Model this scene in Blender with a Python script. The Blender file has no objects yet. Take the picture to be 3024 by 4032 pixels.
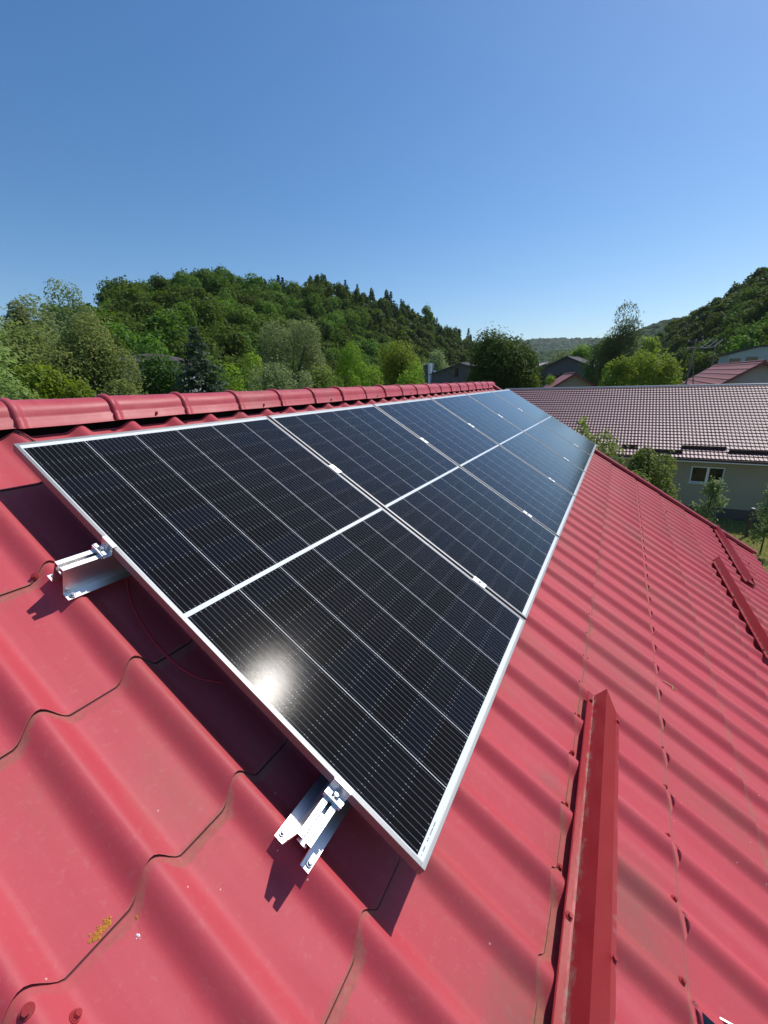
import bpy, bmesh, math, random
import numpy as np
from mathutils import Vector, Matrix
R = math.radians
S = bpy.context.scene
COL = S.collection
random.seed(7)

# ------------------------------------------------------------------ camera
PITCH = R(31.5)
ct, st = math.cos(PITCH), math.sin(PITCH)
CAM = np.array([-0.59091, -1.70641, 0.15100])
RIGHT = np.array([0.48412716, -0.87452479, -0.0287625])
DOWN = np.array([-0.27290222, -0.11968054, -0.95456846])
FWD = np.array([0.83135147, 0.46998187, -0.29660036])
FPX = 1625.73
cam = bpy.data.cameras.new('camera'); camo = bpy.data.objects.new('camera', cam); COL.objects.link(camo)
m = Matrix.Identity(4)
for i in range(3):
    m[i][0] = RIGHT[i]; m[i][1] = -DOWN[i]; m[i][2] = -FWD[i]; m[i][3] = CAM[i]
camo.matrix_world = m
cam.sensor_fit = 'VERTICAL'; cam.sensor_height = 36.0; cam.lens = FPX / 4032 * 36.0
cam.clip_start = 0.02; cam.clip_end = 12000
S.camera = camo
S.render.resolution_x = 768; S.render.resolution_y = 1024

# ------------------------------------------------------------------ sky, sun, exposure
SUN_EL, SUN_AZ = 54.4, -29.2
w = bpy.data.worlds.new('World'); S.world = w; w.use_nodes = True
nt = w.node_tree
bg = nt.nodes['Background']
sky = nt.nodes.new('ShaderNodeTexSky'); sky.sky_type = 'NISHITA'; sky.sun_disc = False
sky.sun_elevation = R(SUN_EL); sky.sun_rotation = R(90 - SUN_AZ)
sky.altitude = 300; sky.air_density = 1.0; sky.dust_density = 0.65; sky.ozone_density = 2.6
hs = nt.nodes.new('ShaderNodeHueSaturation'); hs.inputs['Saturation'].default_value = 1.27; hs.inputs['Value'].default_value = 1.12
nt.links.new(sky.outputs[0], hs.inputs['Color'])
nt.links.new(hs.outputs[0], bg.inputs[0]); bg.inputs[1].default_value = 0.118
sl = bpy.data.lights.new('sun', 'SUN'); sl.energy = 4.2; sl.angle = R(0.53); sl.color = (1.0, 0.95, 0.88)
so = bpy.data.objects.new('sun', sl); COL.objects.link(so)
sd = Vector((math.cos(R(SUN_EL)) * math.cos(R(SUN_AZ)), math.cos(R(SUN_EL)) * math.sin(R(SUN_AZ)), math.sin(R(SUN_EL))))
so.rotation_euler = sd.to_track_quat('Z', 'Y').to_euler(); so.location = (20, -20, 40)
S.view_settings.view_transform = 'Standard'; S.view_settings.look = 'None'
S.view_settings.exposure = 0.0; S.view_settings.gamma = 1.0
S.render.engine = 'CYCLES'

GZ = -7.7                                    # ground level of the valley floor

# ------------------------------------------------------------------ helpers
def ray(x, y):
    v = (x - 1512) / FPX * RIGHT + (y - 2016) / FPX * DOWN + FWD
    return v
def at_x(x, y, X):
    v = ray(x, y); return CAM + (X - CAM[0]) / v[0] * v
def at_d(x, y, d):
    v = ray(x, y); return CAM + d / math.hypot(v[0], v[1]) * v
def at_z(x, y, z):
    v = ray(x, y); return CAM + (z - CAM[2]) / v[2] * v
def RW(u, s, h):                             # roof frame (along ridge, down the slope, off the slope) -> world
    return Vector((u, -s * ct - h * st, -s * st + h * ct))

def setp(o, label=None, cat=None, group=None, kind=None):
    if label: o['label'] = label
    if cat: o['category'] = cat
    if group: o['group'] = group
    if kind: o['kind'] = kind
    return o
def empty(name, loc=(0, 0, 0), rot=(0, 0, 0), parent=None, **k):
    o = bpy.data.objects.new(name, None); COL.objects.link(o)
    o.location = loc; o.rotation_euler = rot; o.empty_display_size = 0.1
    if parent: o.parent = parent
    return setp(o, **k)
def meshobj(name, v, f, mat=None, parent=None, smooth=False, attrs=None, uv=None, loc=None, rot=None, **k):
    me = bpy.data.meshes.new(name)
    v = np.asarray(v, dtype=np.float32)
    if isinstance(f, np.ndarray):
        n, c = f.shape
        me.vertices.add(len(v)); me.vertices.foreach_set('co', v.ravel())
        me.loops.add(n * c); me.loops.foreach_set('vertex_index', f.astype(np.int32).ravel())
        me.polygons.add(n); me.polygons.foreach_set('loop_start', np.arange(n, dtype=np.int32) * c)
        me.polygons.foreach_set('loop_total', np.full(n, c, dtype=np.int32))
        me.update(calc_edges=True)
    else:
        me.from_pydata([tuple(map(float, p)) for p in v], [], f)
    if attrs:
        for an, (dom, dat) in attrs.items():
            a = me.attributes.new(an, 'FLOAT', dom); a.data.foreach_set('value', np.asarray(dat, dtype=np.float32))
    if smooth: me.polygons.foreach_set('use_smooth', np.ones(len(me.polygons), dtype=bool))
    if mat: me.materials.append(mat)
    me.update()
    o = bpy.data.objects.new(name, me); COL.objects.link(o)
    if parent: o.parent = parent
    if loc is not None: o.location = loc
    if rot is not None: o.rotation_euler = rot
    return setp(o, **k)
def bmobj(name, bm, mat, parent=None, smooth=False, bev=0, **k):
    if bev:
        bmesh.ops.bevel(bm, geom=list(bm.edges), offset=bev, segments=2, affect='EDGES', profile=0.7)
    bmesh.ops.recalc_face_normals(bm, faces=bm.faces)
    me = bpy.data.meshes.new(name); bm.to_mesh(me); bm.free()
    if smooth: me.polygons.foreach_set('use_smooth', np.ones(len(me.polygons), dtype=bool))
    me.materials.append(mat)
    o = bpy.data.objects.new(name, me); COL.objects.link(o)
    if parent: o.parent = parent
    return setp(o, **k)
def box(bm, x0, x1, y0, y1, z0, z1, M=None):
    vs = [bm.verts.new((x, y, z)) for z in (z0, z1) for y in (y0, y1) for x in (x0, x1)]
    if M:
        for q in vs: q.co = M @ q.co
    for q in ((0, 2, 3, 1), (4, 5, 7, 6), (0, 1, 5, 4), (2, 6, 7, 3), (0, 4, 6, 2), (1, 3, 7, 5)):
        bm.faces.new([vs[i] for i in q])
    return vs
def cyl(bm, p, ax, r0, r1, L, n=12):
    ax = Vector(ax).normalized(); t = ax.orthogonal().normalized(); b = ax.cross(t); p = Vector(p)
    A = [bm.verts.new(p + (t * math.cos(2 * math.pi * i / n) + b * math.sin(2 * math.pi * i / n)) * r0) for i in range(n)]
    B = [bm.verts.new(p + ax * L + (t * math.cos(2 * math.pi * i / n) + b * math.sin(2 * math.pi * i / n)) * r1) for i in range(n)]
    bm.faces.new(A[::-1]); bm.faces.new(B)
    for i in range(n): bm.faces.new((A[i], A[(i + 1) % n], B[(i + 1) % n], B[i]))
def extrude(bm, poly, x0, x1, open_=False):
    """prism of the closed (y,z) outline along x"""
    A = [bm.verts.new((x0, y, z)) for y, z in poly]; B = [bm.verts.new((x1, y, z)) for y, z in poly]
    n = len(poly)
    for i in range(n): bm.faces.new((A[i], A[(i + 1) % n], B[(i + 1) % n], B[i]))
    bm.faces.new(A[::-1]); bm.faces.new(B)
def strip_outline(pts, t):
    """thin sheet outline from an open polyline"""
    P = [Vector(p) for p in pts]; off = []
    for i, p in enumerate(P):
        d = Vector((0, 0))
        if i > 0: d += (p - P[i - 1]).normalized()
        if i < len(P) - 1: d += (P[i + 1] - p).normalized()
        d.normalize(); off.append(p + Vector((d.y, -d.x)) * t)
    return [tuple(p) for p in P] + [tuple(p) for p in off[::-1]]
def tube(bm, pts, r, n=8):
    pts = [Vector(p) for p in pts]; rings = []
    for i, p in enumerate(pts):
        d = (pts[min(i + 1, len(pts) - 1)] - pts[max(i - 1, 0)]).normalized()
        up = Vector((0, 0, 1)) if abs(d.z) < .9 else Vector((1, 0, 0))
        t = d.cross(up).normalized(); b = d.cross(t)
        rr = r[i] if isinstance(r, (list, tuple)) else r
        rings.append([bm.verts.new(p + (t * math.cos(2 * math.pi * k / n) + b * math.sin(2 * math.pi * k / n)) * rr) for k in range(n)])
    for a, b in zip(rings, rings[1:]):
        for k in range(n): bm.faces.new((a[k], a[(k + 1) % n], b[(k + 1) % n], b[k]))
    bm.faces.new(rings[0][::-1]); bm.faces.new(rings[-1])
def copy_tree(o, parent=None):
    c = o.copy(); COL.objects.link(c)
    if parent: c.parent = parent
    for ch in o.children: copy_tree(ch, c)
    return c

# ------------------------------------------------------------------ materials
class Mat:
    def __init__(s, name, col=(.5, .5, .5), rough=.5, metal=0., spec=.5):
        s.m = bpy.data.materials.new(name); s.m.use_nodes = True; s.nt = s.m.node_tree
        s.b = s.nt.nodes['Principled BSDF']
        s.b.inputs['Base Color'].default_value = (*col, 1); s.b.inputs['Roughness'].default_value = rough
        s.b.inputs['Metallic'].default_value = metal; s.b.inputs['Specular IOR Level'].default_value = spec
    def n(s, t, **k):
        q = s.nt.nodes.new('ShaderNode' + t)
        for a, b in k.items():
            if a in ('ins',): 
                for i, val in b.items(): q.inputs[i].default_value = val
            else: setattr(q, a, b)
        return q
    def l(s, a, b): s.nt.links.new(a, b)
    def math(s, op, a, b=None, c=None, clamp=False):
        q = s.n('Math', operation=op, use_clamp=clamp)
        for i, v in enumerate((a, b, c)):
            if v is None: continue
            if isinstance(v, (int, float)): q.inputs[i].default_value = v
            else: s.l(v, q.inputs[i])
        return q.outputs[0]
    def noise(s, vec, scale, detail=3, rough=.5, out=0):
        q = s.n('TexNoise', ins={'Scale': scale, 'Detail': detail, 'Roughness': rough})
        if vec is not None: s.l(vec, q.inputs['Vector'])
        return q.outputs[out]
    def mapping(s, vec, scale=(1, 1, 1), loc=(0, 0, 0)):
        q = s.n('Mapping'); q.inputs['Scale'].default_value = scale; q.inputs['Location'].default_value = loc
        s.l(vec, q.inputs[0]); return q.outputs[0]
    def obj(s): return s.n('TexCoord').outputs['Object']
    def ramp(s, f, stops):
        q = s.n('ValToRGB'); s.l(f, q.inputs[0]); e = q.color_ramp.elements
        while len(e) < len(stops): e.new(.5)
        for i, (p, c) in enumerate(stops):
            e[i].position = p; e[i].color = (*c, 1) if len(c) == 3 else c
        return q.outputs[0]
    def mix(s, f, a, b):
        q = s.n('Mix', data_type='RGBA')
        for i, v in ((0, f), (6, a), (7, b)):
            if isinstance(v, (int, float)): q.inputs[i].default_value = v
            elif isinstance(v, tuple): q.inputs[i].default_value = (*v, 1)
            else: s.l(v, q.inputs[i])
        return q.outputs[2]
    def color(s, c): s.l(c, s.b.inputs['Base Color'])
    def rough(s, c): s.l(c, s.b.inputs['Roughness'])
    def bump(s, h, strength=.3, dist=.01):
        q = s.n('Bump', ins={'Strength': strength, 'Distance': dist}); s.l(h, q.inputs['Height']); s.l(q.outputs[0], s.b.inputs['Normal'])

RED = (.53, .066, .086)
def sheet_paint(name, col, rough=.56, grime_shade=True, scale=1.0):
    M = Mat(name, col, rough, 0, .3); o = M.obj()
    big = M.noise(o, 1.3 * scale, 4)
    streak = M.noise(M.mapping(o, (14 * scale, 1.1 * scale, 6)), 1, 4)
    dust = tuple(min(1, c * 1.0 + .06) for c in col)
    c1 = M.mix(M.math('MULTIPLY', M.ramp(big, [(.35, (0, 0, 0)), (.75, (1, 1, 1))]), .35), tuple(c * .88 for c in col), tuple(min(1, c * 1.08) for c in col))
    c2 = M.mix(M.math('MULTIPLY', M.ramp(streak, [(.48, (0, 0, 0)), (.75, (1, 1, 1))]), .42), c1, dust)
    dp = M.ramp(M.noise(M.mapping(o, (1.6, 1.0, 1), (3.1, 1.7, 0)), 1.1, 5, .62), [(.50, (0, 0, 0)), (.72, (1, 1, 1))])
    ds = M.noise(o, 45, 5, .75)
    c2 = M.mix(M.math('MULTIPLY', dp, M.math('MULTIPLY_ADD', ds, 1.0, -.12, True)), c2, (.26, .12, .085))
    fine = M.noise(o, 60, 5, .7)
    c3 = M.mix(M.math('MULTIPLY', M.ramp(fine, [(.56, (0, 0, 0)), (.75, (1, 1, 1))]), .16), c2, (.5, .3, .25))
    sp = M.n('TexVoronoi', feature='F1', ins={'Scale': 24.0, 'Randomness': 1.0}); M.l(o, sp.inputs['Vector'])
    rare = M.math('GREATER_THAN', M.n('SeparateColor').outputs[0], .5)
    sc = M.n('SeparateColor'); M.l(sp.outputs['Color'], sc.inputs[0])
    dot = M.math('LESS_THAN', sp.outputs['Distance'], M.math('MULTIPLY', M.math('GREATER_THAN', sc.outputs[0], .82), .055))
    c4 = M.mix(M.math('MULTIPLY', dot, .75), c3, (.72, .5, .45))
    out = c4
    if grime_shade:
        # dirt washed into two low spots beside the near snow guard
        for (cx_, cy_, rad) in ((.46, -2.36, .30), (.0, -2.07, .22), (.62, -2.02, .16)):
            vd = M.n('VectorMath', operation='DISTANCE'); M.l(M.mapping(o, (1, 1, 0)), vd.inputs[0]); vd.inputs[1].default_value = (cx_, cy_, 0)
            mk = M.math('SUBTRACT', 1.0, M.math('DIVIDE', M.math('ADD', vd.outputs['Value'], M.math('MULTIPLY', M.noise(o, 7, 4, .6), .18)), rad), clamp=True)
            mk = M.math('MULTIPLY', M.math('POWER', mk, .8), M.math('MULTIPLY_ADD', M.noise(o, 150, 4, .8), 2.2, -.55, True))
            out = M.mix(M.math('MULTIPLY', mk, 1.1, clamp=True), out, (.17, .11, .075))
        c4 = out
        at = M.n('Attribute'); at.attribute_name = 'grime_shade'
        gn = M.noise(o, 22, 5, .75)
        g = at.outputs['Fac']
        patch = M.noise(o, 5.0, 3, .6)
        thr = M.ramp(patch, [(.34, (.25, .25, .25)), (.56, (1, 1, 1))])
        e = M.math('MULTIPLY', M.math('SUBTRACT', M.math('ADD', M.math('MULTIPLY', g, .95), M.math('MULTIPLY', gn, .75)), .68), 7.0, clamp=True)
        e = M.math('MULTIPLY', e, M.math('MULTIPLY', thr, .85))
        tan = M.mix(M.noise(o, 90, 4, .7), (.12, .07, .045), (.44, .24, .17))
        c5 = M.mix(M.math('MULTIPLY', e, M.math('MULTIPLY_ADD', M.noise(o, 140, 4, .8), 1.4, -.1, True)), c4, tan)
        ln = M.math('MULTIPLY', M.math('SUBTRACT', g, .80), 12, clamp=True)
        out = M.mix(M.math('MULTIPLY', ln, .93), c5, (.025, .012, .012))  # near-black step faces: shade of the gap put into the colour
        M.rough(M.math('ADD', M.math('MULTIPLY', e, .4), M.math('MULTIPLY_ADD', streak, .16, rough - .06)))
    else:
        M.rough(M.math('MULTIPLY_ADD', streak, .16, rough - .06))
    M.b.inputs['Sheen Weight'].default_value = .16; M.b.inputs['Sheen Roughness'].default_value = .4; M.b.inputs['Sheen Tint'].default_value = (1, .62, .62, 1)
    M.color(out)
    M.bump(M.math('ADD', M.noise(o, 5, 3), M.math('MULTIPLY', M.noise(o, 240, 2), .05)), .22, .012)
    return M.m
m_red = sheet_paint('red roof paint', RED)
m_redp = sheet_paint('red trim paint', (.36, .032, .04), .36, False)
m_cap = sheet_paint('red ridge paint', (.50, .060, .080), .46, False)

def mk_guard():
    M = Mat('snow guard paint', (.33, .026, .032), .32); o = M.obj()
    at = M.n('Attribute'); at.attribute_name = 'grime_shade'
    n = M.noise(o, 30, 5, .7)
    e = M.math('MULTIPLY', M.math('SUBTRACT', M.math('ADD', at.outputs['Fac'], n), .95), 4, clamp=True)
    c = M.mix(M.math('MULTIPLY', e, .8), (.33, .026, .032), M.mix(n, (.16, .13, .10), (.40, .33, .27)))
    M.color(c); M.rough(M.math('MULTIPLY_ADD', e, .4, .3)); M.bump(M.noise(o, 9, 3), .15, .01)
    return M.m
m_guard = mk_guard()

def mk_alu(name, col=(.72, .73, .74), rough=.28, stretch=(1, 120, 120)):
    M = Mat(name, col, rough, 1.0); o = M.obj()
    n = M.noise(M.mapping(o, stretch), 6, 4, .6)
    M.color(M.mix(n, tuple(c * .82 for c in col), tuple(min(1, c * 1.1) for c in col)))
    M.rough(M.math('MULTIPLY_ADD', n, .22, rough - .08)); M.bump(n, .12, .002)
    return M.m
m_frame = mk_alu('anodised frame', (.30, .305, .31), .50)
m_rail = mk_alu('mill aluminium', (.90, .90, .89), .38)
m_steel = mk_alu('bolt steel', (.6, .6, .6), .25, (20, 20, 20))
m_black = Mat('black rubber', (.012, .012, .013), .5).m

PW, PL, PT = 1.134, 1.700, 0.030
def mk_glass():
    M = Mat('solar glass over cells', (.01, .012, .018), .16, 0, .034); o = M.obj()
    sp = M.n('SeparateXYZ'); M.l(o, sp.inputs[0]); x = sp.outputs[0]; y = M.math('MULTIPLY', sp.outputs[1], -1.0)
    mx, my = .0130, .028                       # white margin inside the frame
    cw = (PW - 2 * mx) / 6; half = (PL - 2 * my) / 2; gap = .0078
    ch = (half - gap) / 9
    xx = M.math('SUBTRACT', x, mx)
    fx = M.math('PINGPONG', xx, cw / 2)       # distance to nearest column line
    colline = M.math('LESS_THAN', fx, .00085)
    fy0 = M.math('ABSOLUTE', M.math('SUBTRACT', y, PL / 2))
    mid = M.math('LESS_THAN', fy0, gap)
    yy = M.math('SUBTRACT', fy0, gap)
    fy = M.math('PINGPONG', yy, ch / 2)
    rowline = M.math('LESS_THAN', fy, .0006)
    bb = M.math('PINGPONG', M.math('ADD', xx, cw / 22), cw / 22)
    nb = cw / 11
    bb = M.math('ABSOLUTE', M.math('SUBTRACT', M.math('MODULO', M.math('ADD', xx, 10 * cw), nb), nb / 2))
    bus = M.math('LESS_THAN', bb, .00038)
    pads = M.math('MULTIPLY', M.math('LESS_THAN', bb, .0009), M.math('LESS_THAN', M.math('ABSOLUTE', M.math('SUBTRACT', fy, .0050)), .0011))
    edge = M.math('MAXIMUM', M.math('GREATER_THAN', M.math('ABSOLUTE', M.math('SUBTRACT', x, PW / 2)), PW / 2 - mx),
                  M.math('GREATER_THAN', fy0, PL / 2 - my))
    # tiny clipped corners of the cells
    white = M.math('MAXIMUM', M.math('MAXIMUM', colline, mid), edge)
    # each cell has its own faint tint
    cidx = M.math('FLOOR', M.math('DIVIDE', xx, cw)); ridx = M.math('FLOOR', M.math('DIVIDE', yy, ch))
    cmb = M.n('CombineXYZ'); M.l(cidx, cmb.inputs[0]); M.l(ridx, cmb.inputs[1]); M.l(M.math('SIGN', M.math('SUBTRACT', y, PL / 2)), cmb.inputs[2])
    wn = M.n('TexWhiteNoise'); M.l(cmb.outputs[0], wn.inputs['Vector'])
    cell = M.ramp(wn.outputs['Value'], [(0, (.0035, .0035, .004)), (.6, (.0045, .005, .007)), (1, (.004, .006, .012))])
    c = M.mix(M.math('MULTIPLY', rowline, .55), cell, (.012, .014, .018))
    c = M.mix(M.math('MULTIPLY', bus, .6), c, (.30, .31, .33))
    c = M.mix(M.math('MULTIPLY', pads, .6), c, (.6, .6, .6))
    c = M.mix(white, c, (.74, .76, .78))
    dn = M.noise(o, 2.2, 5, .6); dn2 = M.noise(o, 130, 3, .7)
    c = M.mix(M.math('MULTIPLY', M.math('MULTIPLY', dn, dn2), .03), c, (.5, .48, .44))
    M.color(c)
    M.rough(M.math('MULTIPLY_ADD', dn, .015, .112))
    M.b.inputs['Coat Weight'].default_value = 0.0
    g1 = M.n('TexVoronoi', feature='F1', ins={'Scale': 420.0}); M.l(o, g1.inputs['Vector'])
    M.bump(M.math('ADD', M.math('MULTIPLY', g1.outputs['Distance'], .3), M.noise(o, 950, 1)), .10, .0006)
    lw = M.n('LayerWeight', ins={0: .5}); gl = M.n('BsdfGlossy', ins={'Roughness': .13}); gl.inputs[0].default_value = (.92, .91, .88, 1)
    ms = M.n('MixShader'); M.l(M.math('MULTIPLY', M.math('POWER', lw.outputs['Facing'], 5.5), 1.0), ms.inputs[0])
    M.l(M.b.outputs[0], ms.inputs[1]); M.l(gl.outputs[0], ms.inputs[2]); M.l(ms.outputs[0], M.nt.nodes['Material Output'].inputs[0])
    return M.m
m_glass = mk_glass()

def simple(name, col, rough=.8, var=.25, scale=3.0, spec=.3, bump=.15, metal=0):
    M = Mat(name, col, rough, metal, spec); o = M.obj()
    n = M.noise(o, scale, 6, .6)
    M.color(M.mix(n, tuple(c * (1 - var) for c in col), tuple(min(1, c * (1 + var)) for c in col)))
    if bump: M.bump(M.noise(o, scale * 8, 4), bump, .02)
    return M.m
m_cream = simple('cream render', (.50, .44, .34), .9, .1)
m_olive = simple('olive grey render', (.34, .305, .215), .9, .12, 1.2)
m_plinth = simple('dark plinth', (.11, .09, .075), .85, .15)
m_white = simple('white plastic', (.78, .79, .80), .4, .03)
m_concrete = simple('concrete', (.17, .14, .11), .9, .2)
m_wood = simple('weathered wood', (.10, .075, .055), .9, .3, 8)
m_bark = simple('bark', (.085, .07, .055), .95, .35, 9)
m_barkpale = simple('pale bark', (.32, .30, .26), .9, .4, 6)
m_gutter = simple('grey gutter metal', (.45, .46, .47), .35, .1, 3, .5, 0, .6)
m_dark = simple('gap shade black', (.01, .008, .008), 1, .1)
m_brownbar = simple('brown guard metal', (.045, .02, .02), .4, .1, 4, .5)
m_brownroof = simple('brown slate sheets', (.075, .055, .05), .85, .35, 2)
m_greywall = simple('grey block wall', (.10, .105, .115), .9, .12, 2)
m_greyroof = simple('dark grey roof', (.06, .06, .065), .8, .2, 2)
m_bluewall = simple('pale teal render', (.33, .42, .42), .9, .08, 1)
m_redroof2 = None
def wavy_roof(name, c1, c2, period, axis=0, rough=.5):
    M = Mat(name, c1, rough, 0, .5); o = M.obj()
    sp = M.n('SeparateXYZ'); M.l(o, sp.inputs[0])
    f = M.math('FRACT', M.math('DIVIDE', sp.outputs[axis], period))
    M.color(M.mix(M.math('LESS_THAN', f, .16), c1, c2))
    return M.m
m_farred = simple('red sheet roof', (.27, .085, .060), .55, .15, 1.0, .3)
m_rust = simple('pinkish tin roof', (.52, .38, .36), .5, .15, 1.0, .5)
M = Mat('window glass', (.01, .012, .012), .05, 0, .6); m_pane = M.m

def mk_tile2():
    M = Mat('maroon glazed tile sheet', (.20, .075, .085), .33, 0, .6); o = M.obj()
    n = M.noise(o, 1.2, 4); n2 = M.noise(o, 30, 4, .7)
    at = M.n('Attribute'); at.attribute_name = 'grime_shade'
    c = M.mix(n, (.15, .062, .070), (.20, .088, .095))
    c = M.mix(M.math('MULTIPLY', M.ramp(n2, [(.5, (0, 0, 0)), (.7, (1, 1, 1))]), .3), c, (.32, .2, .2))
    c = M.mix(M.math('MULTIPLY', at.outputs['Fac'], .85), c, (.035, .012, .015))  # row step faces darkened in the colour, drawing the shade below each row
    M.color(c); M.rough(M.math('MULTIPLY_ADD', n2, .14, .34)); return M.m
m_tile2 = mk_tile2()

def mk_leaf(name, dark, light, trans=.35, rough=.45, var=.35):
    M = Mat(name, dark, rough + .15, 0, .14)
    at = M.n('Attribute'); at.attribute_name = 'rnd'
    oi = M.n('ObjectInfo')
    n = M.noise(M.obj(), .55, 3)
    f = M.math('ADD', M.math('MULTIPLY', at.outputs['Fac'], .6), M.math('MULTIPLY', n, .5))
    c = M.mix(f, dark, light)
    hs = M.n('HueSaturation'); M.l(c, hs.inputs['Color'])
    M.l(M.math('MULTIPLY_ADD', oi.outputs['Random'], .035, .482), hs.inputs['Hue'])
    M.l(M.math('MULTIPLY_ADD', oi.outputs['Random'], var, 1 - var / 2), hs.inputs['Value'])
    M.color(hs.outputs[0])
    tr = M.n('BsdfTranslucent'); 
    br = M.n('HueSaturation'); M.l(hs.outputs[0], br.inputs['Color']); br.inputs['Value'].default_value = 1.5; br.inputs['Saturation'].default_value = 1.1
    M.l(br.outputs[0], tr.inputs[0])
    mx = M.n('MixShader', ins={0: trans}); M.l(M.b.outputs[0], mx.inputs[1]); M.l(tr.outputs[0], mx.inputs[2])
    M.l(mx.outputs[0], M.nt.nodes['Material Output'].inputs[0])
    return M.m
L_mid = mk_leaf('mid green leaves', (.085, .125, .026), (.25, .31, .085), .45)
L_fresh = mk_leaf('fresh green leaves', (.085, .145, .014), (.25, .34, .050), .45)
L_grey = mk_leaf('silvery willow leaves', (.11, .155, .052), (.28, .33, .145), .45)
L_yellow = mk_leaf('yellow green leaves', (.10, .15, .016), (.27, .34, .060), .45)
L_dark = mk_leaf('dark green leaves', (.026, .060, .010), (.10, .165, .032), .30)
L_spruce = mk_leaf('blue green needles', (.045, .085, .050), (.15, .22, .125), .2)
L_wood = mk_leaf('wood leaves', (.038, .076, .012), (.150, .225, .038), .38, .5, .75)
L_woodcon = mk_leaf('wood needles', (.012, .028, .014), (.030, .058, .026), .1, .5, .4)
L_far = mk_leaf('far wood leaves', (.018, .042, .012), (.045, .085, .024), .1, .7, .4)

L_birch = mk_leaf('birch leaves', (.045, .065, .018), (.14, .17, .055), .3)
L_left = mk_leaf('pale green leaves', (.11, .155, .040), (.32, .39, .13), .45)
def mk_grass():
    M = Mat('grass ground', (.1, .12, .03), .95, 0, .2); o = M.obj()
    n = M.noise(o, .35, 5); n2 = M.noise(o, 9, 5, .7)
    c = M.mix(n, (.09, .12, .025), (.27, .24, .07)); c = M.mix(M.math('MULTIPLY', n2, .6), c, (.20, .17, .07))
    M.color(c); M.bump(n2, .8, .06); return M.m
m_grass = mk_grass()
m_soil = simple('forest floor', (.035, .035, .018), 1, .4, .3)

# ------------------------------------------------------------------ ground and hills
def grid_obj(name, P, mat, kind='structure', smooth=True, **k):
    n, mm = P.shape[:2]
    idx = np.arange(n * mm).reshape(n, mm)
    f = np.stack([idx[:-1, :-1], idx[1:, :-1], idx[1:, 1:], idx[:-1, 1:]], -1).reshape(-1, 4)
    return meshobj(name, P.reshape(-1, 3), f, mat, smooth=smooth, kind=kind, **k)
meshobj('ground', [(-6000, -6000, GZ), (6000, -6000, GZ), (6000, 6000, GZ), (-6000, 6000, GZ)], [(0, 1, 2, 3)], m_grass, kind='structure')

def skyline(pts, d, tree_h):
    tree_h = list(tree_h) if hasattr(tree_h, '__len__') else [tree_h] * len(pts)
    """table of (azimuth, ridge distance, ridge ground height) from what the ridge looks like"""
    out = []
    for (x, y), dd, th_ in zip(pts, d, tree_h):
        v = ray(x, y); hh = math.hypot(v[0], v[1])
        out.append((math.degrees(math.atan2(v[1], v[0])), dd, CAM[2] + dd * v[2] / hh - th_))
    return np.array(sorted(out))
class Hill:
    def __init__(s, tab, foot, back=1.35, power=.85):
        s.t = tab; s.foot = foot; s.back = back; s.p = power
    def at(s, az, t):
        dr = np.interp(az, s.t[:, 0], s.t[:, 1]); zr = np.interp(az, s.t[:, 0], s.t[:, 2]); df = np.interp(az, s.foot[:, 0], s.foot[:, 1])
        d = df + (dr - df) * t
        tt = np.clip(t, 0, 1)
        z = GZ - .3 + (zr - GZ + .3) * (tt ** s.p) * (1.0 - .0 * tt)
        z = np.where(t > 1, zr - (t - 1) * (zr - GZ) * .9 - 0, z)
        a = np.radians(az)
        return np.stack([CAM[0] + d * np.cos(a), CAM[1] + d * np.sin(a), z], -1)
    def mesh(s, name, a0, a1, na, mat):
        az = np.linspace(a0, a1, na)[:, None] * np.ones((1, 22)); t = np.linspace(0, 1.6, 22)[None, :] * np.ones((na, 1))
        P = s.at(az, t); P[..., 2] += .6 * np.sin(P[..., 0] * .13) * np.cos(P[..., 1] * .17) * np.clip(t, 0, 1)
        return grid_obj(name, P, mat)
hillA = Hill(skyline([(-900, 1420), (-300, 1290), (0, 1190), (120, 1165), (250, 1120), (400, 1090), (500, 1058), (640, 1052), (800, 1040), (1000, 1072), (1150, 1090), (1290, 1090), (1400, 1130), (1550, 1180), (1680, 1235), (1800, 1300), (1880, 1350), (1980, 1420), (2100, 1470)],
                     [110, 115, 120, 120, 125, 130, 135, 145, 155, 170, 185, 200, 215, 235, 260, 290, 320, 350, 380], [15, 15, 15, 15, 15, 14.5, 13, 12, 11.5, 11, 10.5, 10, 10, 10, 10, 10, 10, 10, 10]),
             np.array([(5, 300), (12, 230), (20, 170), (35, 110), (50, 62), (60, 48), (95, 45)]), power=.8)
hillA.mesh('hill', 5, 95, 120, m_soil)
hillB = Hill(skyline([(2480, 1480), (2560, 1390), (2620, 1310), (2700, 1250), (2820, 1200), (2920, 1130), (3024, 1075), (3400, 850), (4400, 700)],
                     [330, 310, 290, 270, 250, 235, 220, 200, 200], 7.0),
             np.array([(-60, 60), (-30, 70), (-14, 95), (-8, 120), (-3, 190), (2, 260)]), power=.9)
hillB.mesh('hill', -48, 1.5, 80, m_soil)
hillC = Hill(skyline([(1900, 1400), (2050, 1400), (2200, 1385), (2330, 1372), (2400, 1352), (2500, 1310), (2600, 1272), (2680, 1255), (2800, 1240), (3100, 1200)],
                     [900, 880, 850, 820, 800, 780, 760, 740, 720, 700], 5.0),
             np.array([(-20, 330), (0, 380), (20, 450)]), power=.9)
hillC.mesh('hill', -15, 16, 70, m_soil)
hillD = Hill(skyline([(1400, 1350), (1700, 1355), (1900, 1352), (2050, 1348), (2150, 1341), (2300, 1342), (2420, 1338), (2700, 1330), (3200, 1340)],
                     [2300] * 9, 5.0), np.array([(-30, 1200), (40, 1200)]), power=.9)
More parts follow.
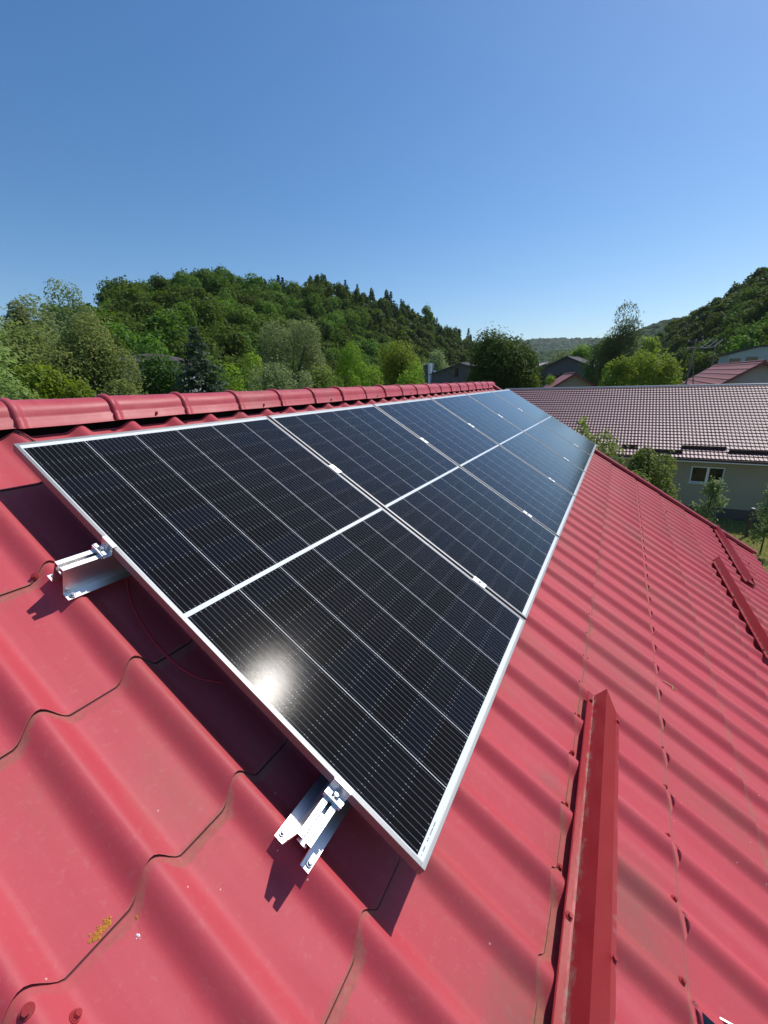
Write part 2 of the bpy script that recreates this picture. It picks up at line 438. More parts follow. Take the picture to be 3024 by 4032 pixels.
hillD.mesh('hill', -20, 32, 70, m_soil)

# ------------------------------------------------------------------ trees
def leaf_cloud(centers, dirs, leaf, rng, droop=0.0, aspect=.5, up=.5, upl=None):
    n = len(centers)
    nrm = dirs + rng.normal(0, .75, (n, 3)); nrm[:, 2] += up
    nrm /= np.linalg.norm(nrm, axis=1)[:, None] + 1e-9
    t = rng.normal(0, 1, (n, 3)); t[:, 2] = t[:, 2] * (1 - droop) - droop * 2.2
    t -= (t * nrm).sum(1)[:, None] * nrm; t /= np.linalg.norm(t, axis=1)[:, None] + 1e-9
    b = np.cross(nrm, t)
    L = leaf * rng.uniform(.6, 1.3, n)[:, None]
    v = np.stack([centers + t * L, centers + b * L * aspect + nrm * L * .12, centers - t * L, centers - b * L * aspect + nrm * L * .12], 1)
    f = np.arange(4 * n).reshape(n, 4)
    return v.reshape(-1, 3), f
def crown(rng, rx, z0, z1, n, leaf, lobes=26, lobe=.43, shape='round', droop=0, aspect=.5, fill=.25, lean=0):
    zc, rz = (z0 + z1) / 2, (z1 - z0) / 2
    d = rng.normal(0, 1, (lobes, 3)); d /= np.linalg.norm(d, axis=1)[:, None]
    d *= rng.uniform(.35, 1.0, lobes)[:, None] ** .5
    if shape == 'round': prof = lambda q: 1.0
    elif shape == 'dome': prof = lambda q: np.clip(1.12 - .25 * q, .3, 1.2)
    elif shape == 'column': prof = lambda q: np.clip(1.0 - .15 * q, .5, 1)
    elif shape == 'cone': prof = lambda q: np.clip(.62 - .55 * q, .1, 1.2)
    lr = lobe * rng.uniform(.65, 1.25, lobes)
    c = np.stack([d[:, 0] * (1 - lobe * .8) * rx, d[:, 1] * (1 - lobe * .8) * rx, d[:, 2] * (1 - lobe * .55)], 1)
    c[:, 0] *= prof(d[:, 2]); c[:, 1] *= prof(d[:, 2])
    c[:, 2] = zc + c[:, 2] * rz
    wts = lr ** 2; wts /= wts.sum()
    k = rng.choice(lobes, n, p=wts)
    e = rng.normal(0, 1, (n, 3)); e[:, 2] += .25; e /= np.linalg.norm(e, axis=1)[:, None]
    rad = np.where(rng.random(n) < fill, rng.uniform(.2, .9, n), 1 - np.abs(rng.normal(0, .13, n)) + (rng.random(n) < .22) * rng.uniform(0, .55, n) ** 1.5)
    sx = lr[k] * rx * rad; sz = lr[k] * min(rz, rx * 1.25) * rad * .92
    p = c[k] + np.stack([e[:, 0] * sx, e[:, 1] * sx, e[:, 2] * sz], 1)
    lo_, hi_ = np.percentile(p[:, 2], .3), np.percentile(p[:, 2], 99.7); kz = (z1 - z0) / (hi_ - lo_)
    kx = rx / np.percentile(np.hypot(p[:, 0], p[:, 1]), 97.5)
    for q_ in (p, c):
        q_[:, 2] = z0 + (q_[:, 2] - lo_) * kz; q_[:, :2] *= kx
    v, f = leaf_cloud(p, e, leaf, rng, droop, aspect)
    rn = np.clip(rng.random(n) * .6 + rng.random(lobes)[k] * .5, 0, 1)
    return v, f, rn, c
def trunk_mesh(bm, h, r, centers, rng, lean=(0, 0)):
    top = Vector((lean[0], lean[1], h))
    pts = [Vector((0, 0, -.3)), Vector((lean[0] * .2, lean[1] * .2, h * .3)), Vector((lean[0] * .5 + .1 * r, lean[1] * .5, h * .65)), top]
    tube(bm, pts, [r * 1.25, r, r * .7, r * .3], 8)
    for q in centers[:9]:
        q = Vector(q); a = pts[1].lerp(pts[2], rng.uniform(0.1, 1.0))
        mid = a.lerp(q, .5) + Vector((0, 0, .12 * (q - a).length))
        tube(bm, [a, mid, q], [r * .42, r * .28, r * .1], 6)
def tree(name, loc, h, rx, mat, label, cat='tree', n=12000, leaf=.08, crown0=.25, shape='round', lobes=26, lobe=.43, droop=0, aspect=.5, bark=None, seed=0, group=None, fill=.25, r=None):
    rng = np.random.default_rng(seed)
    root = empty(name, loc, label=label, cat=cat, group=group)
    v, f, rn, c = crown(rng, rx, h * crown0, h, n, leaf, lobes, lobe, shape, droop, aspect, fill)
    meshobj('crown', v, f, mat, root, attrs={'rnd': ('FACE', rn)})
    bm = bmesh.new(); trunk_mesh(bm, h * .8, r or max(.04, h * .018), list(c), random.Random(seed))
    bmobj('trunk', bm, bark or m_bark, root, smooth=True)
    return root
def spruce(name, loc, h, rx, mat, label, seed=0, levels=26, per=14, card=.16, droop=.35, group=None, cat='tree', z0=.08):
    rng = np.random.default_rng(seed); P = []; D = []
    for k in range(levels):
        t = k / (levels - 1); z = h * (z0 + (1 - z0) * t); rr = rx * (1 - t) ** .85 * rng.uniform(.75, 1.15) + .03 * rx
        nb = max(4, int(per * (1 - t * .6)))
        for j in range(nb):
            a = rng.uniform(0, 6.283); L = rr * rng.uniform(.65, 1.1); m_ = max(4, int(L / card * 2.2))
            for q in np.linspace(.12, 1, m_):
                for side in (-1, 1):
                    wv = side * card * .6 * (1.1 - q)
                    P.append((math.cos(a) * L * q - math.sin(a) * wv * 1.2, math.sin(a) * L * q + math.cos(a) * wv * 1.2, z - droop * L * q * q * .8 + .1 * L * q + rng.normal(0, card * .25)))
                    D.append((math.cos(a) * .3, math.sin(a) * .3, .6))
    P = np.array(P); D = np.array(D)
    v, f = leaf_cloud(P, D, card, rng, .45, .32)
    root = empty(name, loc, label=label, cat=cat, group=group)
    meshobj('crown', v, f, mat, root, attrs={'rnd': ('FACE', rng.random(len(f)))})
    bm = bmesh.new(); tube(bm, [(0, 0, -.3), (0, 0, h * .5), (0, 0, h * .98)], [h * .016, h * .009, .01], 7); bmobj('trunk', bm, m_bark, root, smooth=True)
    return root
def px_tree(fn, x, ytop, wpx, d, *a, gz=GZ, **k):
    """stand a tree d metres away so that its top and width look as measured"""
    p = at_d(x, ytop, d); v = ray(x, ytop); depth = np.dot(p - CAM, FWD)
    rx = wpx / 2 * depth / FPX / 1.12
    return fn(a[0], (p[0], p[1], gz), p[2] - gz, rx, *a[1:], **k)

# prototypes of the wood on the hills: (crown mesh, trunk mesh) shared by many trees
def proto(seed, rx, h, n, leaf, mat, cone=False):
    rng = np.random.default_rng(seed)
    if cone:
        r = spruce('wood_tree', (0, 0, 0), h, rx, mat, 'x', seed=seed, levels=14, per=9, card=.55, droop=.3)
        return r
    r = empty('wood_tree', (0, 0, 0), label='x', cat='tree')
    v, f, rn, c = crown(rng, rx, h * .22, h, n, leaf, 16, .42, 'dome' if seed % 2 else 'round', 0, .62, .15)
    meshobj('crown', v, f, mat, r, attrs={'rnd': ('FACE', rn)})
    bm = bmesh.new(); trunk_mesh(bm, h * .75, .16, list(c)[:4], random.Random(seed)); bmobj('trunk', bm, m_bark, r, smooth=True)
    return r
protosN = [proto(100 + i, 3.6 + .5 * (i % 3), 9 + (i % 4), 3400, .30, L_wood) for i in range(5)]
protosC = [proto(200 + i, 3.4, 11 + i, 0, 0, L_woodcon, True) for i in range(2)]
used = set()
def plant(pr, loc, sc, rz, label, group):
    if id(pr) not in used: used.add(id(pr)); o = pr
    else: o = copy_tree(pr)
    o.location = loc; o.rotation_euler = (0, 0, rz); o.scale = (sc, sc, sc * random.uniform(.9, 1.15))
    o['label'] = label; o['group'] = group; o['category'] = 'tree'
    return o
def scatter(hill, a0, a1, t0, t1, sp0, sp1, seed, seen):
    """jittered rows up the slope, nearest first"""
    rng = np.random.default_rng(seed); out = []
    t = t0
    while t <= t1:
        P = hill.at(np.array([a0, a1]), np.array([t, t])); dd = math.hypot(*(P[0][:2] - CAM[:2]))
        spc = sp0 + (sp1 - sp0) * t
        az = a0 + rng.random() * 2
        row = []
        while az < a1:
            p = hill.at(np.array([az]), np.array([t + rng.normal(0, .018)]))[0]; d = math.hypot(p[0] - CAM[0], p[1] - CAM[1])
            if seen(az): out.append((d, az, t, tuple(p)))
            az += math.degrees(spc * rng.uniform(.75, 1.25) / d)
        rmid = np.interp((a0 + a1) / 2, hill.t[:, 0], hill.t[:, 1]) - np.interp((a0 + a1) / 2, hill.foot[:, 0], hill.foot[:, 1])
        t += spc * .95 / rmid
    return out
stuff_lo = []
def lo_crown(seed):
    rng = np.random.default_rng(seed); v, f, rn, c = crown(rng, 3.8, 2.0, 10, 900, .52, 12, .42, 'dome', 0, .65, .1); return v, f, rn
lo = [lo_crown(300 + i) for i in range(4)]
def stuff_wood(name, items, label):
    V = []; F = []; A = []; off = 0
    for i, (p, sc, con) in enumerate(items):
        v, f, rn = lo[i % 4]; a = random.uniform(0, 6.28); c_, s_ = math.cos(a), math.sin(a)
        rot = np.array([[c_, -s_, 0], [s_, c_, 0], [0, 0, 1]]); sx = sc * (1, 1, random.uniform(.85, 1.2))[0]
        V.append(v @ rot.T * np.array([sc * (.55 if con else 1), sc * (.55 if con else 1), sc * (1.2 if con else 1)]) + np.array(p)); F.append(f + off)
        A.append(np.clip(rn * .6 + random.uniform(-.25, .45), 0, 1)); off += len(v)
    meshobj(name, np.concatenate(V), np.concatenate(F), L_wood, attrs={'rnd': ('FACE', np.concatenate(A))}, kind='stuff', label=label, cat='wood')
allA = scatter(hillA, 12, 73, .05, 1.04, 5.2, 7.0, 5, lambda a: True)
allA.sort()
rng0 = random.Random(3)
nearA = allA[:215]; restA = allA[215:]
def conifer_here(az, t): return (az < 38 and t > .62 and rng0.random() < .55) or (az >= 38 and t > .8 and rng0.random() < .25)
# trees along the crest line show against the sky: keep those as individuals too
crest = [q for q in restA if q[2] > .93][::3][:45]
restA = [q for q in restA if q not in crest]
for d, az, t, p in nearA:
    plant(rng0.choice(protosN), (p[0], p[1], p[2] - .4), rng0.uniform(.75, 1.1), rng0.uniform(0, 6.28), 'broadleaf tree in the dense wood on the rounded hill', 'broadleaf trees of the wooded hill')
for d, az, t, p in crest:
    if az < 45 and rng0.random() < .7: plant(rng0.choice(protosC), p, rng0.uniform(.85, 1.25), 0, 'dark pointed conifer on the crest of the wooded hill', 'conifers on the hill crest')
    else: plant(rng0.choice(protosN), p, rng0.uniform(.8, 1.15), rng0.uniform(0, 6.28), 'broadleaf tree on the skyline of the wooded hill', 'broadleaf trees on the hill crest')
stuff_wood('wood', [((p[0], p[1], p[2] - .4), rng0.uniform(.8, 1.15), conifer_here(az, t)) for d, az, t, p in restA], 'dense mixed wood covering the upper rounded hill')
allB = scatter(hillB, -19, 1.0, .03, 1.03, 5.5, 6.5, 9, lambda a: True); allB.sort()
for d, az, t, p in allB[:70]:
    plant(rng0.choice(protosN), (p[0], p[1], p[2] - .4), rng0.uniform(.8, 1.15), rng0.uniform(0, 6.28), 'broadleaf tree on the steep dark slope at the right', 'trees of the right hand slope')
stuff_wood('wood', [((p[0], p[1], p[2] - .4), rng0.uniform(.8, 1.2), False) for d, az, t, p in allB[70:]], 'dark wood covering the steep slope at the right')
def far_wood(name, hill, a0, a1, n, r, label, seed):
    rng = np.random.default_rng(seed)
    bm = bmesh.new(); bmesh.ops.create_icosphere(bm, subdivisions=2, radius=1)
    bv = np.array([q.co[:] for q in bm.verts]); bf = np.array([[q.index for q in fc.verts] for fc in bm.faces]); bm.free()
    az = rng.uniform(a0, a1, n); t = rng.uniform(0.02, 1.02, n) ** .9; P = hill.at(az, t)
    sc = r * rng.uniform(.55, 1.25, n)
    V = bv[None] * (1 + rng.normal(0, .17, (n, len(bv), 1))) * sc[:, None, None] * np.array([1, 1, .8]) + P[:, None, :] + np.array([0, 0, r * .25])
    F = bf[None] + (np.arange(n) * len(bv))[:, None, None]
    meshobj(name, V.reshape(-1, 3), F.reshape(-1, 3), L_far, attrs={'rnd': ('FACE', np.repeat(rng.random(n), len(bf)))}, kind='stuff', label=label, cat='wood')
far_wood('wood', hillC, -9, 14, 4200, 7.0, 'distant wooded hillside rising behind the birch', 4)
far_wood('wood', hillD, -6, 26, 6000, 15.0, 'farthest low wooded ridge on the horizon', 6)

# ------------------------------------------------------------------ the red roof we stand on
WP, CREST0, HC, AMP = 0.218, -0.098, -0.120, 0.0355        # wave pitch, a crest, crest height, wave depth
MOD, S0 = 0.4120, -0.003                                  # tile row length down the slope
SR, STOP = -0.345, -.247                                               # ridge line
U0, U1, S_EAVE, S_NOTCH, U_NOTCH = -2.6, 7.0, 4.43, 2.515, 0.34
ROOFROT = (PITCH, 0, 0)
def wave(u):
    ph = (np.asarray(u) - CREST0) / WP; ph = ph - np.floor(ph)      # 0 at a crest
    ph = np.where(ph > .56, ph - 1, ph)
    r = np.clip(ph / .23, 0, 1); l = np.clip(-ph / .30, 0, 1)          # narrow crest, broad pan, one flank steeper
    return np.where(ph >= 0, .5 + .5 * np.cos(np.pi * r), .5 + .5 * np.cos(np.pi * l))
def wob(u, k):
    return .036 * (1 - wave(u)) + .0012 * np.sin(u * 3.1 + k * 2.3) + .0008 * np.sin(u * 11 + k)
def hroof(u, s):
    s = s - float(wob(u, max(0, math.floor((s - S0) / MOD))))
    k = math.floor((s - S0) / MOD); fr = (s - S0) / MOD - k
    return HC - AMP * (1 - float(wave(u))) - (.003 + .0055 * float(wave(u))) * (1 - fr)
house = empty('house', (2.2, 0.35, GZ), label='house with a red metal tile roof carrying the solar panels', cat='house')
roofe = None
def build_roof():
    us = np.arange(U0, U1 + .001, WP / 26); nu = len(us); wv = wave(us)
    V = []; F = []; G = []; off = 0
    def strip(s_list, h_list, g_list, kk, mask_s):
        nonlocal off
        n = len(s_list); P = np.zeros((n, nu, 3))
        for i, (s, h, g, k) in enumerate(zip(s_list, h_list, g_list, kk)):
            ss = s + (wob(us, k) if k is not None else 0)
            P[i, :, 0] = us; P[i, :, 1] = -ss; P[i, :, 2] = HC - AMP * (1 - wv) + h
            G.append(np.clip(np.full(nu, g) * (.62 + .38 * (1 - wv)) if .1 < g < .95 else np.full(nu, g), 0, 1))
        V.append(P.reshape(-1, 3)); idx = off + np.arange(n * nu).reshape(n, nu)
        f = np.stack([idx[:-1, :-1], idx[1:, :-1], idx[1:, 1:], idx[:-1, 1:]], -1).reshape(-1, 4)
        if mask_s:
            keep = np.tile(us[:-1] >= U_NOTCH, n - 1); f = f[keep]
        F.append(f); off += n * nu
    k = -1
    while S0 + k * MOD < S_EAVE - .01:
        a = max(S0 + k * MOD, STOP); b = min(S0 + (k + 1) * MOD, S_EAVE); full = b - a > MOD - .01
        parts = [(a, b)]
        if a < S_NOTCH < b: parts = [(a, S_NOTCH), (S_NOTCH, b)]
        for a_, b_ in parts:
            fr = lambda s: (s - (S0 + k * MOD)) / MOD
            q = [a_]
            ka = k if a_ == a and k >= 0 else None
            ends = b_ == b and b < S_EAVE - .01
            if ka is not None: q += [a_ + .010, a_ + .030]
            q += [(a_ + b_) / 2]
            if ends: q += [b_ - .03, b_ - .006]
            q += [b_]
            hh = [(-.0030 - .0055 * wv) * (1 - fr(s)) for s in q]
            gg = [0.0] * len(q); kk = [None] * len(q)
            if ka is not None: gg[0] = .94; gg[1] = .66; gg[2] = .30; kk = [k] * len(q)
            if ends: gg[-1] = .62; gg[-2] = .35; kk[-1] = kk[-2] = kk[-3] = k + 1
            strip(q, hh, gg, kk, b_ > S_NOTCH + .01)
        if b < S_EAVE - .01:      # the lip of the row, a small step down
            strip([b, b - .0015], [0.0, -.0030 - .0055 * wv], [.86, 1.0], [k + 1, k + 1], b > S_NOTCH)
        k += 1
    V = np.concatenate(V); F = np.concatenate(F); G = np.concatenate(G)
    F = F[:, ::-1]
    o = meshobj('roof', V, F, m_red, None, smooth=True, attrs={'grime_shade': ('POINT', G)})
    o.parent = house; o.matrix_parent_inverse = Matrix.Translation(-Vector(house.location)); o.rotation_euler = ROOFROT
    return o
roof = build_roof()
bpy.context.view_layer.update()
def RE(name, u, s, h, parent=None, **k):
    """an empty lying in the roof plane: x along the ridge, y up the slope, z off the roof"""
    return empty(name, RW(u, s, h), ROOFROT, parent, **k)
def onroof(o):                                        # make a mesh (written in roof coordinates) a part of the roof
    o.parent = roof; return o
def child_house(o, par=None):
    o.parent = par or house
    o.matrix_parent_inverse = Matrix.Translation(-Vector(house.location)) if par is None else (Matrix.Translation(Vector((0, 0, 0))))
    return o
def under_roof(o):                                    # world-coordinate mesh parented to the roof mesh
    o.parent = roof; o.matrix_parent_inverse = Matrix.Rotation(-PITCH, 4, 'X'); return o

# walls under the roof: one outline along the ridge, two depths because of the notch
def prof(yf):
    yr = -SR * ct + .12 * st; zr = -SR * st - .50 * ct; k = math.tan(PITCH)
    zf = zr - (yr - yf) * k; yb = yr + 4.6; zb = zr - 4.6 * k
    return [(yf, GZ - .1), (yb, GZ - .1), (yb, zb), (yr, zr - .02), (yf, zf)]
bm = bmesh.new(); extrude(bm, prof(-3.3), U_NOTCH + .45, 6.75)
child_house(bmobj('wall', bm, m_cream))
bm = bmesh.new(); extrude(bm, prof(-1.75), U0 + .3, U_NOTCH + .447)
child_house(bmobj('wall', bm, m_cream))
# back slope
us = np.arange(U0, U1 + .001, WP / 8); sb = np.arange(.07, 5.2, MOD)
P = np.zeros((len(sb), len(us), 3)); yr = -SR * ct - HC * st; zr = -SR * st + HC * ct
for i, s in enumerate(sb):
    P[i, :, 0] = us; P[i, :, 1] = yr + s * ct - (AMP * (1 - wave(us))) * st; P[i, :, 2] = zr - s * st - (AMP * (1 - wave(us))) * ct
n_, m_ = P.shape[:2]; idx = np.arange(n_ * m_).reshape(n_, m_)
f = np.stack([idx[:-1, :-1], idx[:-1, 1:], idx[1:, 1:], idx[1:, :-1]], -1).reshape(-1, 4)
child_house(meshobj('back_roof', P.reshape(-1, 3), f, m_redp, smooth=True))

# ridge caps
def rz_(x, y, yy):
    v = ray(x, y); return (CAM + (yy - CAM[1]) / v[1] * v)[2]
YF, YC = 0.272, 0.362
ZB, ZCR, ZT = rz_(371, 1661, YF), rz_(371, 1629, YF + .012), rz_(400, 1562, YC)
def cap_section(grow=0.0):
    y0, z0 = YF - grow, ZB; y1, z1 = YF + .010 - grow, ZCR
    pts = [(y0 - .006, z0 - .001), (y0, z0 + .001), (y1 - .004, z1 - .003), (y1, z1)]
    r = YC - (YF + .014); zc = ZT - r * .86 - .004
    a0 = math.atan2((z1 - zc) / .86, -(r)) 
    for i in range(0, 13):
        a = math.pi - .12 - i * (math.pi - .24) / 12
        z = zc + .004 + (r + grow) * .86 * math.sin(a); y = YC + (r + grow) * math.cos(a)
        if z > z1 + .002: pts.append((y, z))
    mirror = [(2 * YC - y, z) for y, z in pts[:4]][::-1]
    return pts + mirror
def ridge_cap(u0, u1):
    secs = [(0, .0010), (.004, .0095), (.010, .0125), (.018, .0125), (.025, .0090), (.030, .0030), (.045, .0018), (.2, .0006), (.37, -.0015), (u1 - u0 + .015, -.0025)]
    V = []; n = None
    for x, g in secs:
        sct = cap_section(g); n = len(sct)
        sag = -.002 * math.sin(min(1, x / .36) * math.pi)
        V += [(u0 + x, y, z + sag) for y, z in sct]
    F = [(i * n + j, i * n + j + 1, (i + 1) * n + j + 1, (i + 1) * n + j) for i in range(len(secs) - 1) for j in range(n - 1)]
    return V, F
rs_c = random.Random(12)
# roofing screws
bm = bmesh.new(); cyl(bm, (0, 0, -.001), (0, 0, 1), .0105, .0095, .0028, 16); cyl(bm, (0, 0, .0018), (0, 0, 1), .0062, .0058, .006, 6); cyl(bm, (0, 0, .0015), (0, 0, 1), .0080, .0075, .0012, 12)
bmesh.ops.recalc_face_normals(bm, faces=bm.faces)
sme = bpy.data.meshes.new('roof_screw'); bm.to_mesh(sme); bm.free(); sme.materials.append(m_redp)
RIMS = [.12 + .3615 * k for k in range(-7, 20)]
RIMS = [r for r in RIMS if r < 6.9]
for i, r in enumerate(RIMS):
    r1 = RIMS[i + 1] if i + 1 < len(RIMS) else 7.1
    V, F = ridge_cap(r, r1)
    o = under_roof(meshobj('ridge_cap', V, F, m_cap, smooth=True))
    ry = rs_c.uniform(-.0022, .0022); rz0 = rs_c.uniform(-.0018, .0018)
    for q_ in o.data.vertices: q_.co.y += ry; q_.co.z += rz0 + rs_c.gauss(0, .00012)
    if i % 2 == 0:
        so_ = bpy.data.objects.new('cap_screw', sme); COL.objects.link(so_); so_.parent = roof; so_.matrix_parent_inverse = Matrix.Rotation(-PITCH, 4, 'X')
        so_.location = (r + .20, YF + .003, (ZB + ZCR) / 2 + rz0); so_.rotation_euler = (R(72), 0, 0); so_.scale = (.9, .9, 1.1)
    md = o.modifiers.new('thick', 'SOLIDIFY'); md.thickness = .0016; md.offset = -1
bm = bmesh.new(); box(bm, U0, 7.05, YC - .035, YC + .035, -.09, ZCR + .02); under_roof(bmobj('ridge_shade_block', bm, m_dark))  # unseen black block added to darken the gap under the caps
# far end: closing disc and sloping verge piece
bm = bmesh.new(); sct = cap_section(.001); extrude(bm, sct + [(YC, ZB - .01)], 7.09, 7.105); under_roof(bmobj('ridge_end', bm, m_cap))
def verge(name, u, s0, s1, mat):
    bm = bmesh.new(); pts = [(-s0, 0), (-s1, 0)]
    prof_ = strip_outline([(u - .075, -.112), (u - .066, -.080), (u + .010, -.074), (u + .012, -.24)], .002)
    n = len(prof_); s = s0
    V = []; F = []; segs = 3
    for i in range(segs):
        a = s0 + (s1 - s0) * i / segs; b = s0 + (s1 - s0) * (i + 1) / segs + (.05 if i < segs - 1 else 0)
        lift = .004 * (segs - i - 1) * 0 + (.003 if i % 2 else 0)
        A = [bm.verts.new((x, -a, z + lift)) for x, z in prof_]; B = [bm.verts.new((x, -b, z + lift)) for x, z in prof_]
        for j in range(n): bm.faces.new((A[j], A[(j + 1) % n], B[(j + 1) % n], B[j]))
        bm.faces.new(A[::-1]); bm.faces.new(B)
    return onroof(bmobj(name, bm, mat))
verge('verge_trim', U1 - .02, SR + .05, S_EAVE - .02, m_redp)
bm = bmesh.new(); bmesh.ops.create_cube(bm, size=1)
# fascia and gutters
def gutter(name, u0, u1, s, h, r=.062):
    ys = [(math.cos(a) * r, math.sin(a) * r) for a in np.linspace(math.pi, 2 * math.pi, 10)]
    ys = [(ys[0][0] - .006, ys[0][1] + .003)] + ys + [(ys[-1][0] + .008, ys[-1][1] + .002)]
    sec = strip_outline(ys, .0025); c = RW(0, s, h)
    bm = bmesh.new(); extrude(bm, [(c.y + a, c.z + b) for a, b in sec], u0, u1)
    q = [(c.y + math.cos(a) * r, c.z + math.sin(a) * r) for a in np.linspace(math.pi, 2 * math.pi, 10)]
    extrude(bm, q, u1 - .004, u1 - .0005) if name == 'gutter' else None
    o = child_house(bmobj(name, bm, m_gutter)); return o
bm.free()
gutter('gutter', U0 + .05, .395, 2.60, -.158)
gutter('gutter', U_NOTCH + .05, U1 - .02, S_EAVE + .045, -.215)
c = RW(0, 2.5, -.2); bm = bmesh.new(); box(bm, U0 + .1, U_NOTCH - .02, c.y - .012, c.y + .012, c.z - .16, c.z + .0); child_house(bmobj('fascia', bm, m_white))
c = RW(0, S_EAVE - .06, -.2); bm = bmesh.new(); box(bm, U_NOTCH + .1, U1 - .1, c.y - .012, c.y + .012, c.z - .16, c.z + .0); child_house(bmobj('fascia', bm, m_redp))

def screw(u, s, tilt=0):
    o = bpy.data.objects.new('roof_screw', sme); COL.objects.link(o); o.parent = roof
    e = .004; du = (hroof(u + e, s) - hroof(u - e, s)) / (2 * e)
    o.location = (u, -s, hroof(u, s) + .0006); o.rotation_euler = (0, -math.atan(du), 0); o.scale = (1.0, 1.0, 1.2)
rs = random.Random(5); nscrew = 0
for row, sv in (('a', 2.098), ('b', 2.492)):
    k = 0
    while True:
        u = CREST0 + WP * (k + 2) + .05; k += 1
        if u > 6.8: break
        if row == 'a' and 1.18 > u > -1 and rs.random() < .0: continue
        if rs.random() < .12: continue
        screw(u + rs.uniform(-.006, .006), sv + rs.uniform(-.006, .006)); nscrew += 1
for u, s in ((-.538, 1.262), (-.500, 1.322), (-.140, .432), (1.86, 3.33), (3.0, 3.34), (2.55, 2.93), (4.1, 2.93), (5.2, 2.93), (4.6, 3.35), (3.9, 3.75), (5.9, 3.35), (2.2, 3.75), (5.0, 4.15), (6.2, 4.15), (1.5, 3.34), (6.0, 2.93), (6.5, 3.75)):
    screw(u, s); nscrew += 1

# ------------------------------------------------------------------ snow guards
def snow_guard(u0, s0, u1, s1, label, wide=1.0):
    """angled folded strip lying over the crests"""
    d = Vector((u1 - u0, -(s1 - s0), 0)); L = d.length; a = math.atan2(d.y, d.x)
    e = empty('snow_guard', RW(u0, s0, HC), label=label, cat='snow guard')
    e.matrix_world = Matrix.Translation(RW(u0, s0, HC + .002)) @ Matrix.Rotation(PITCH, 4, 'X') @ Matrix.Rotation(a, 4, 'Z')
    pts = [(.006, .0045), (0, .0005), (-.020, .0), (-.028, .001), (-.037 * 1, .069 * wide), (-.133 * wide, .004), (-.150 * wide, .0015)]
    out = strip_outline(pts, .0014); n = len(out)
    gr = [.05, .12, .42, .55, 0, .28, .45]; gr = gr + gr[::-1]
    gr[4] = gr[9] = 0.0
    bm = bmesh.new(); nseg = 8
    V = []; G = []; F = []
    for i in range(nseg + 1):
        x = L * i / nseg
        for (y, z), g in zip(out, gr): V.append((x, y, z)); G.append(g)
    for i in range(nseg):
        for j in range(n): F.append((i * n + j, i * n + (j + 1) % n, (i + 1) * n + (j + 1) % n, (i + 1) * n + j))
    F.append(tuple(range(n))[::-1]); F.append(tuple(nseg * n + j for j in range(n)))
    bm.free()
    meshobj('folded_strip', V, F, m_guard, e, attrs={'grime_shade': ('POINT', G)})
    x = L - .05
    while x > 0:
        for y in (-.012, -.142 * wide):
            o = bpy.data.objects.new('screw', sme); COL.objects.link(o); o.parent = e; o.location = (x, y, .0015 + (.001 if y < -.1 else 0)); o.scale = (1.1, 1.1, 1.3)
        x -= WP * 4
    return e
snow_guard(-.62, 2.113, 1.185, 2.108, 'near red snow guard strip below the solar panels')
snow_guard(3.12, 3.475, 5.02, 3.385, 'middle red snow guard strip at the right edge')
snow_guard(5.02, 3.775, 7.0, 3.765, 'farthest red snow guard strip reaching the roof corner')

# ------------------------------------------------------------------ solar panels
GAPP = .020
ORD = ['nearest', 'second', 'third', 'fourth', 'fifth', 'farthest']
def make_panel():
    e = RE('solar_panel', 0, 0, 0)
    fw = .0105
    for nm, (x0, x1, y0, y1) in dict(a=(0, PW, -fw, 0), b=(0, PW, -PL, -PL + fw), c=(0, fw, -PL + fw + .0002, -fw - .0002), d=(PW - fw, PW, -PL + fw + .0002, -fw - .0002)).items():
        bm = bmesh.new(); box(bm, x0, x1, y0, y1, -PT, 0)
        bmobj('frame_rail', bm, m_frame, e, bev=.0009)
    V = [(fw - .001, -PL + fw - .001, -.0016), (PW - fw + .001, -PL + fw - .001, -.0016), (PW - fw + .001, -fw + .001, -.0016), (fw - .001, -fw + .001, -.0016)]
    V += [(x, y, -.006) for x, y, z in V]
    meshobj('glass_pane', V, [(0, 1, 2, 3), (7, 6, 5, 4), (0, 4, 5, 1), (1, 5, 6, 2), (2, 6, 7, 3), (3, 7, 4, 0)], m_glass, e)
    return e
panel0 = make_panel()
PANELU = []
for i in range(6):
    u = i * (PW + GAPP); PANELU.append(u)
    p = panel0 if i == 0 else copy_tree(panel0)
    p.location = RW(u, 0, 0)
    setp(p, ('%s black solar panel with white cell lines in the row' % ORD[i]) if i not in (0, 5) else ('nearest black solar panel, its corner towards the viewer' if i == 0 else 'farthest black solar panel, at the gable end'), 'solar panel', 'solar panels in a row on the red roof')
# tiny stamped serial mark on the white margin of the nearest panel
gp = [c for c in panel0.children if c.name.startswith('glass_pane')][0]
V = []; F = []; rr = random.Random(2); x = .020
for i in range(26):
    wd = rr.choice((.0012, .002, .0028)); 
    if rr.random() < .8:
        k = len(V); V += [(x, -PL + .0185, -.0013), (x + wd, -PL + .0185, -.0013), (x + wd, -PL + .0215, -.0013), (x, -PL + .0215, -.0013)]; F.append((k, k + 1, k + 2, k + 3))
    x += wd + .0012
meshobj('serial_mark', V, F, simple('grey ink', (.18, .18, .19), .7, .05), gp)

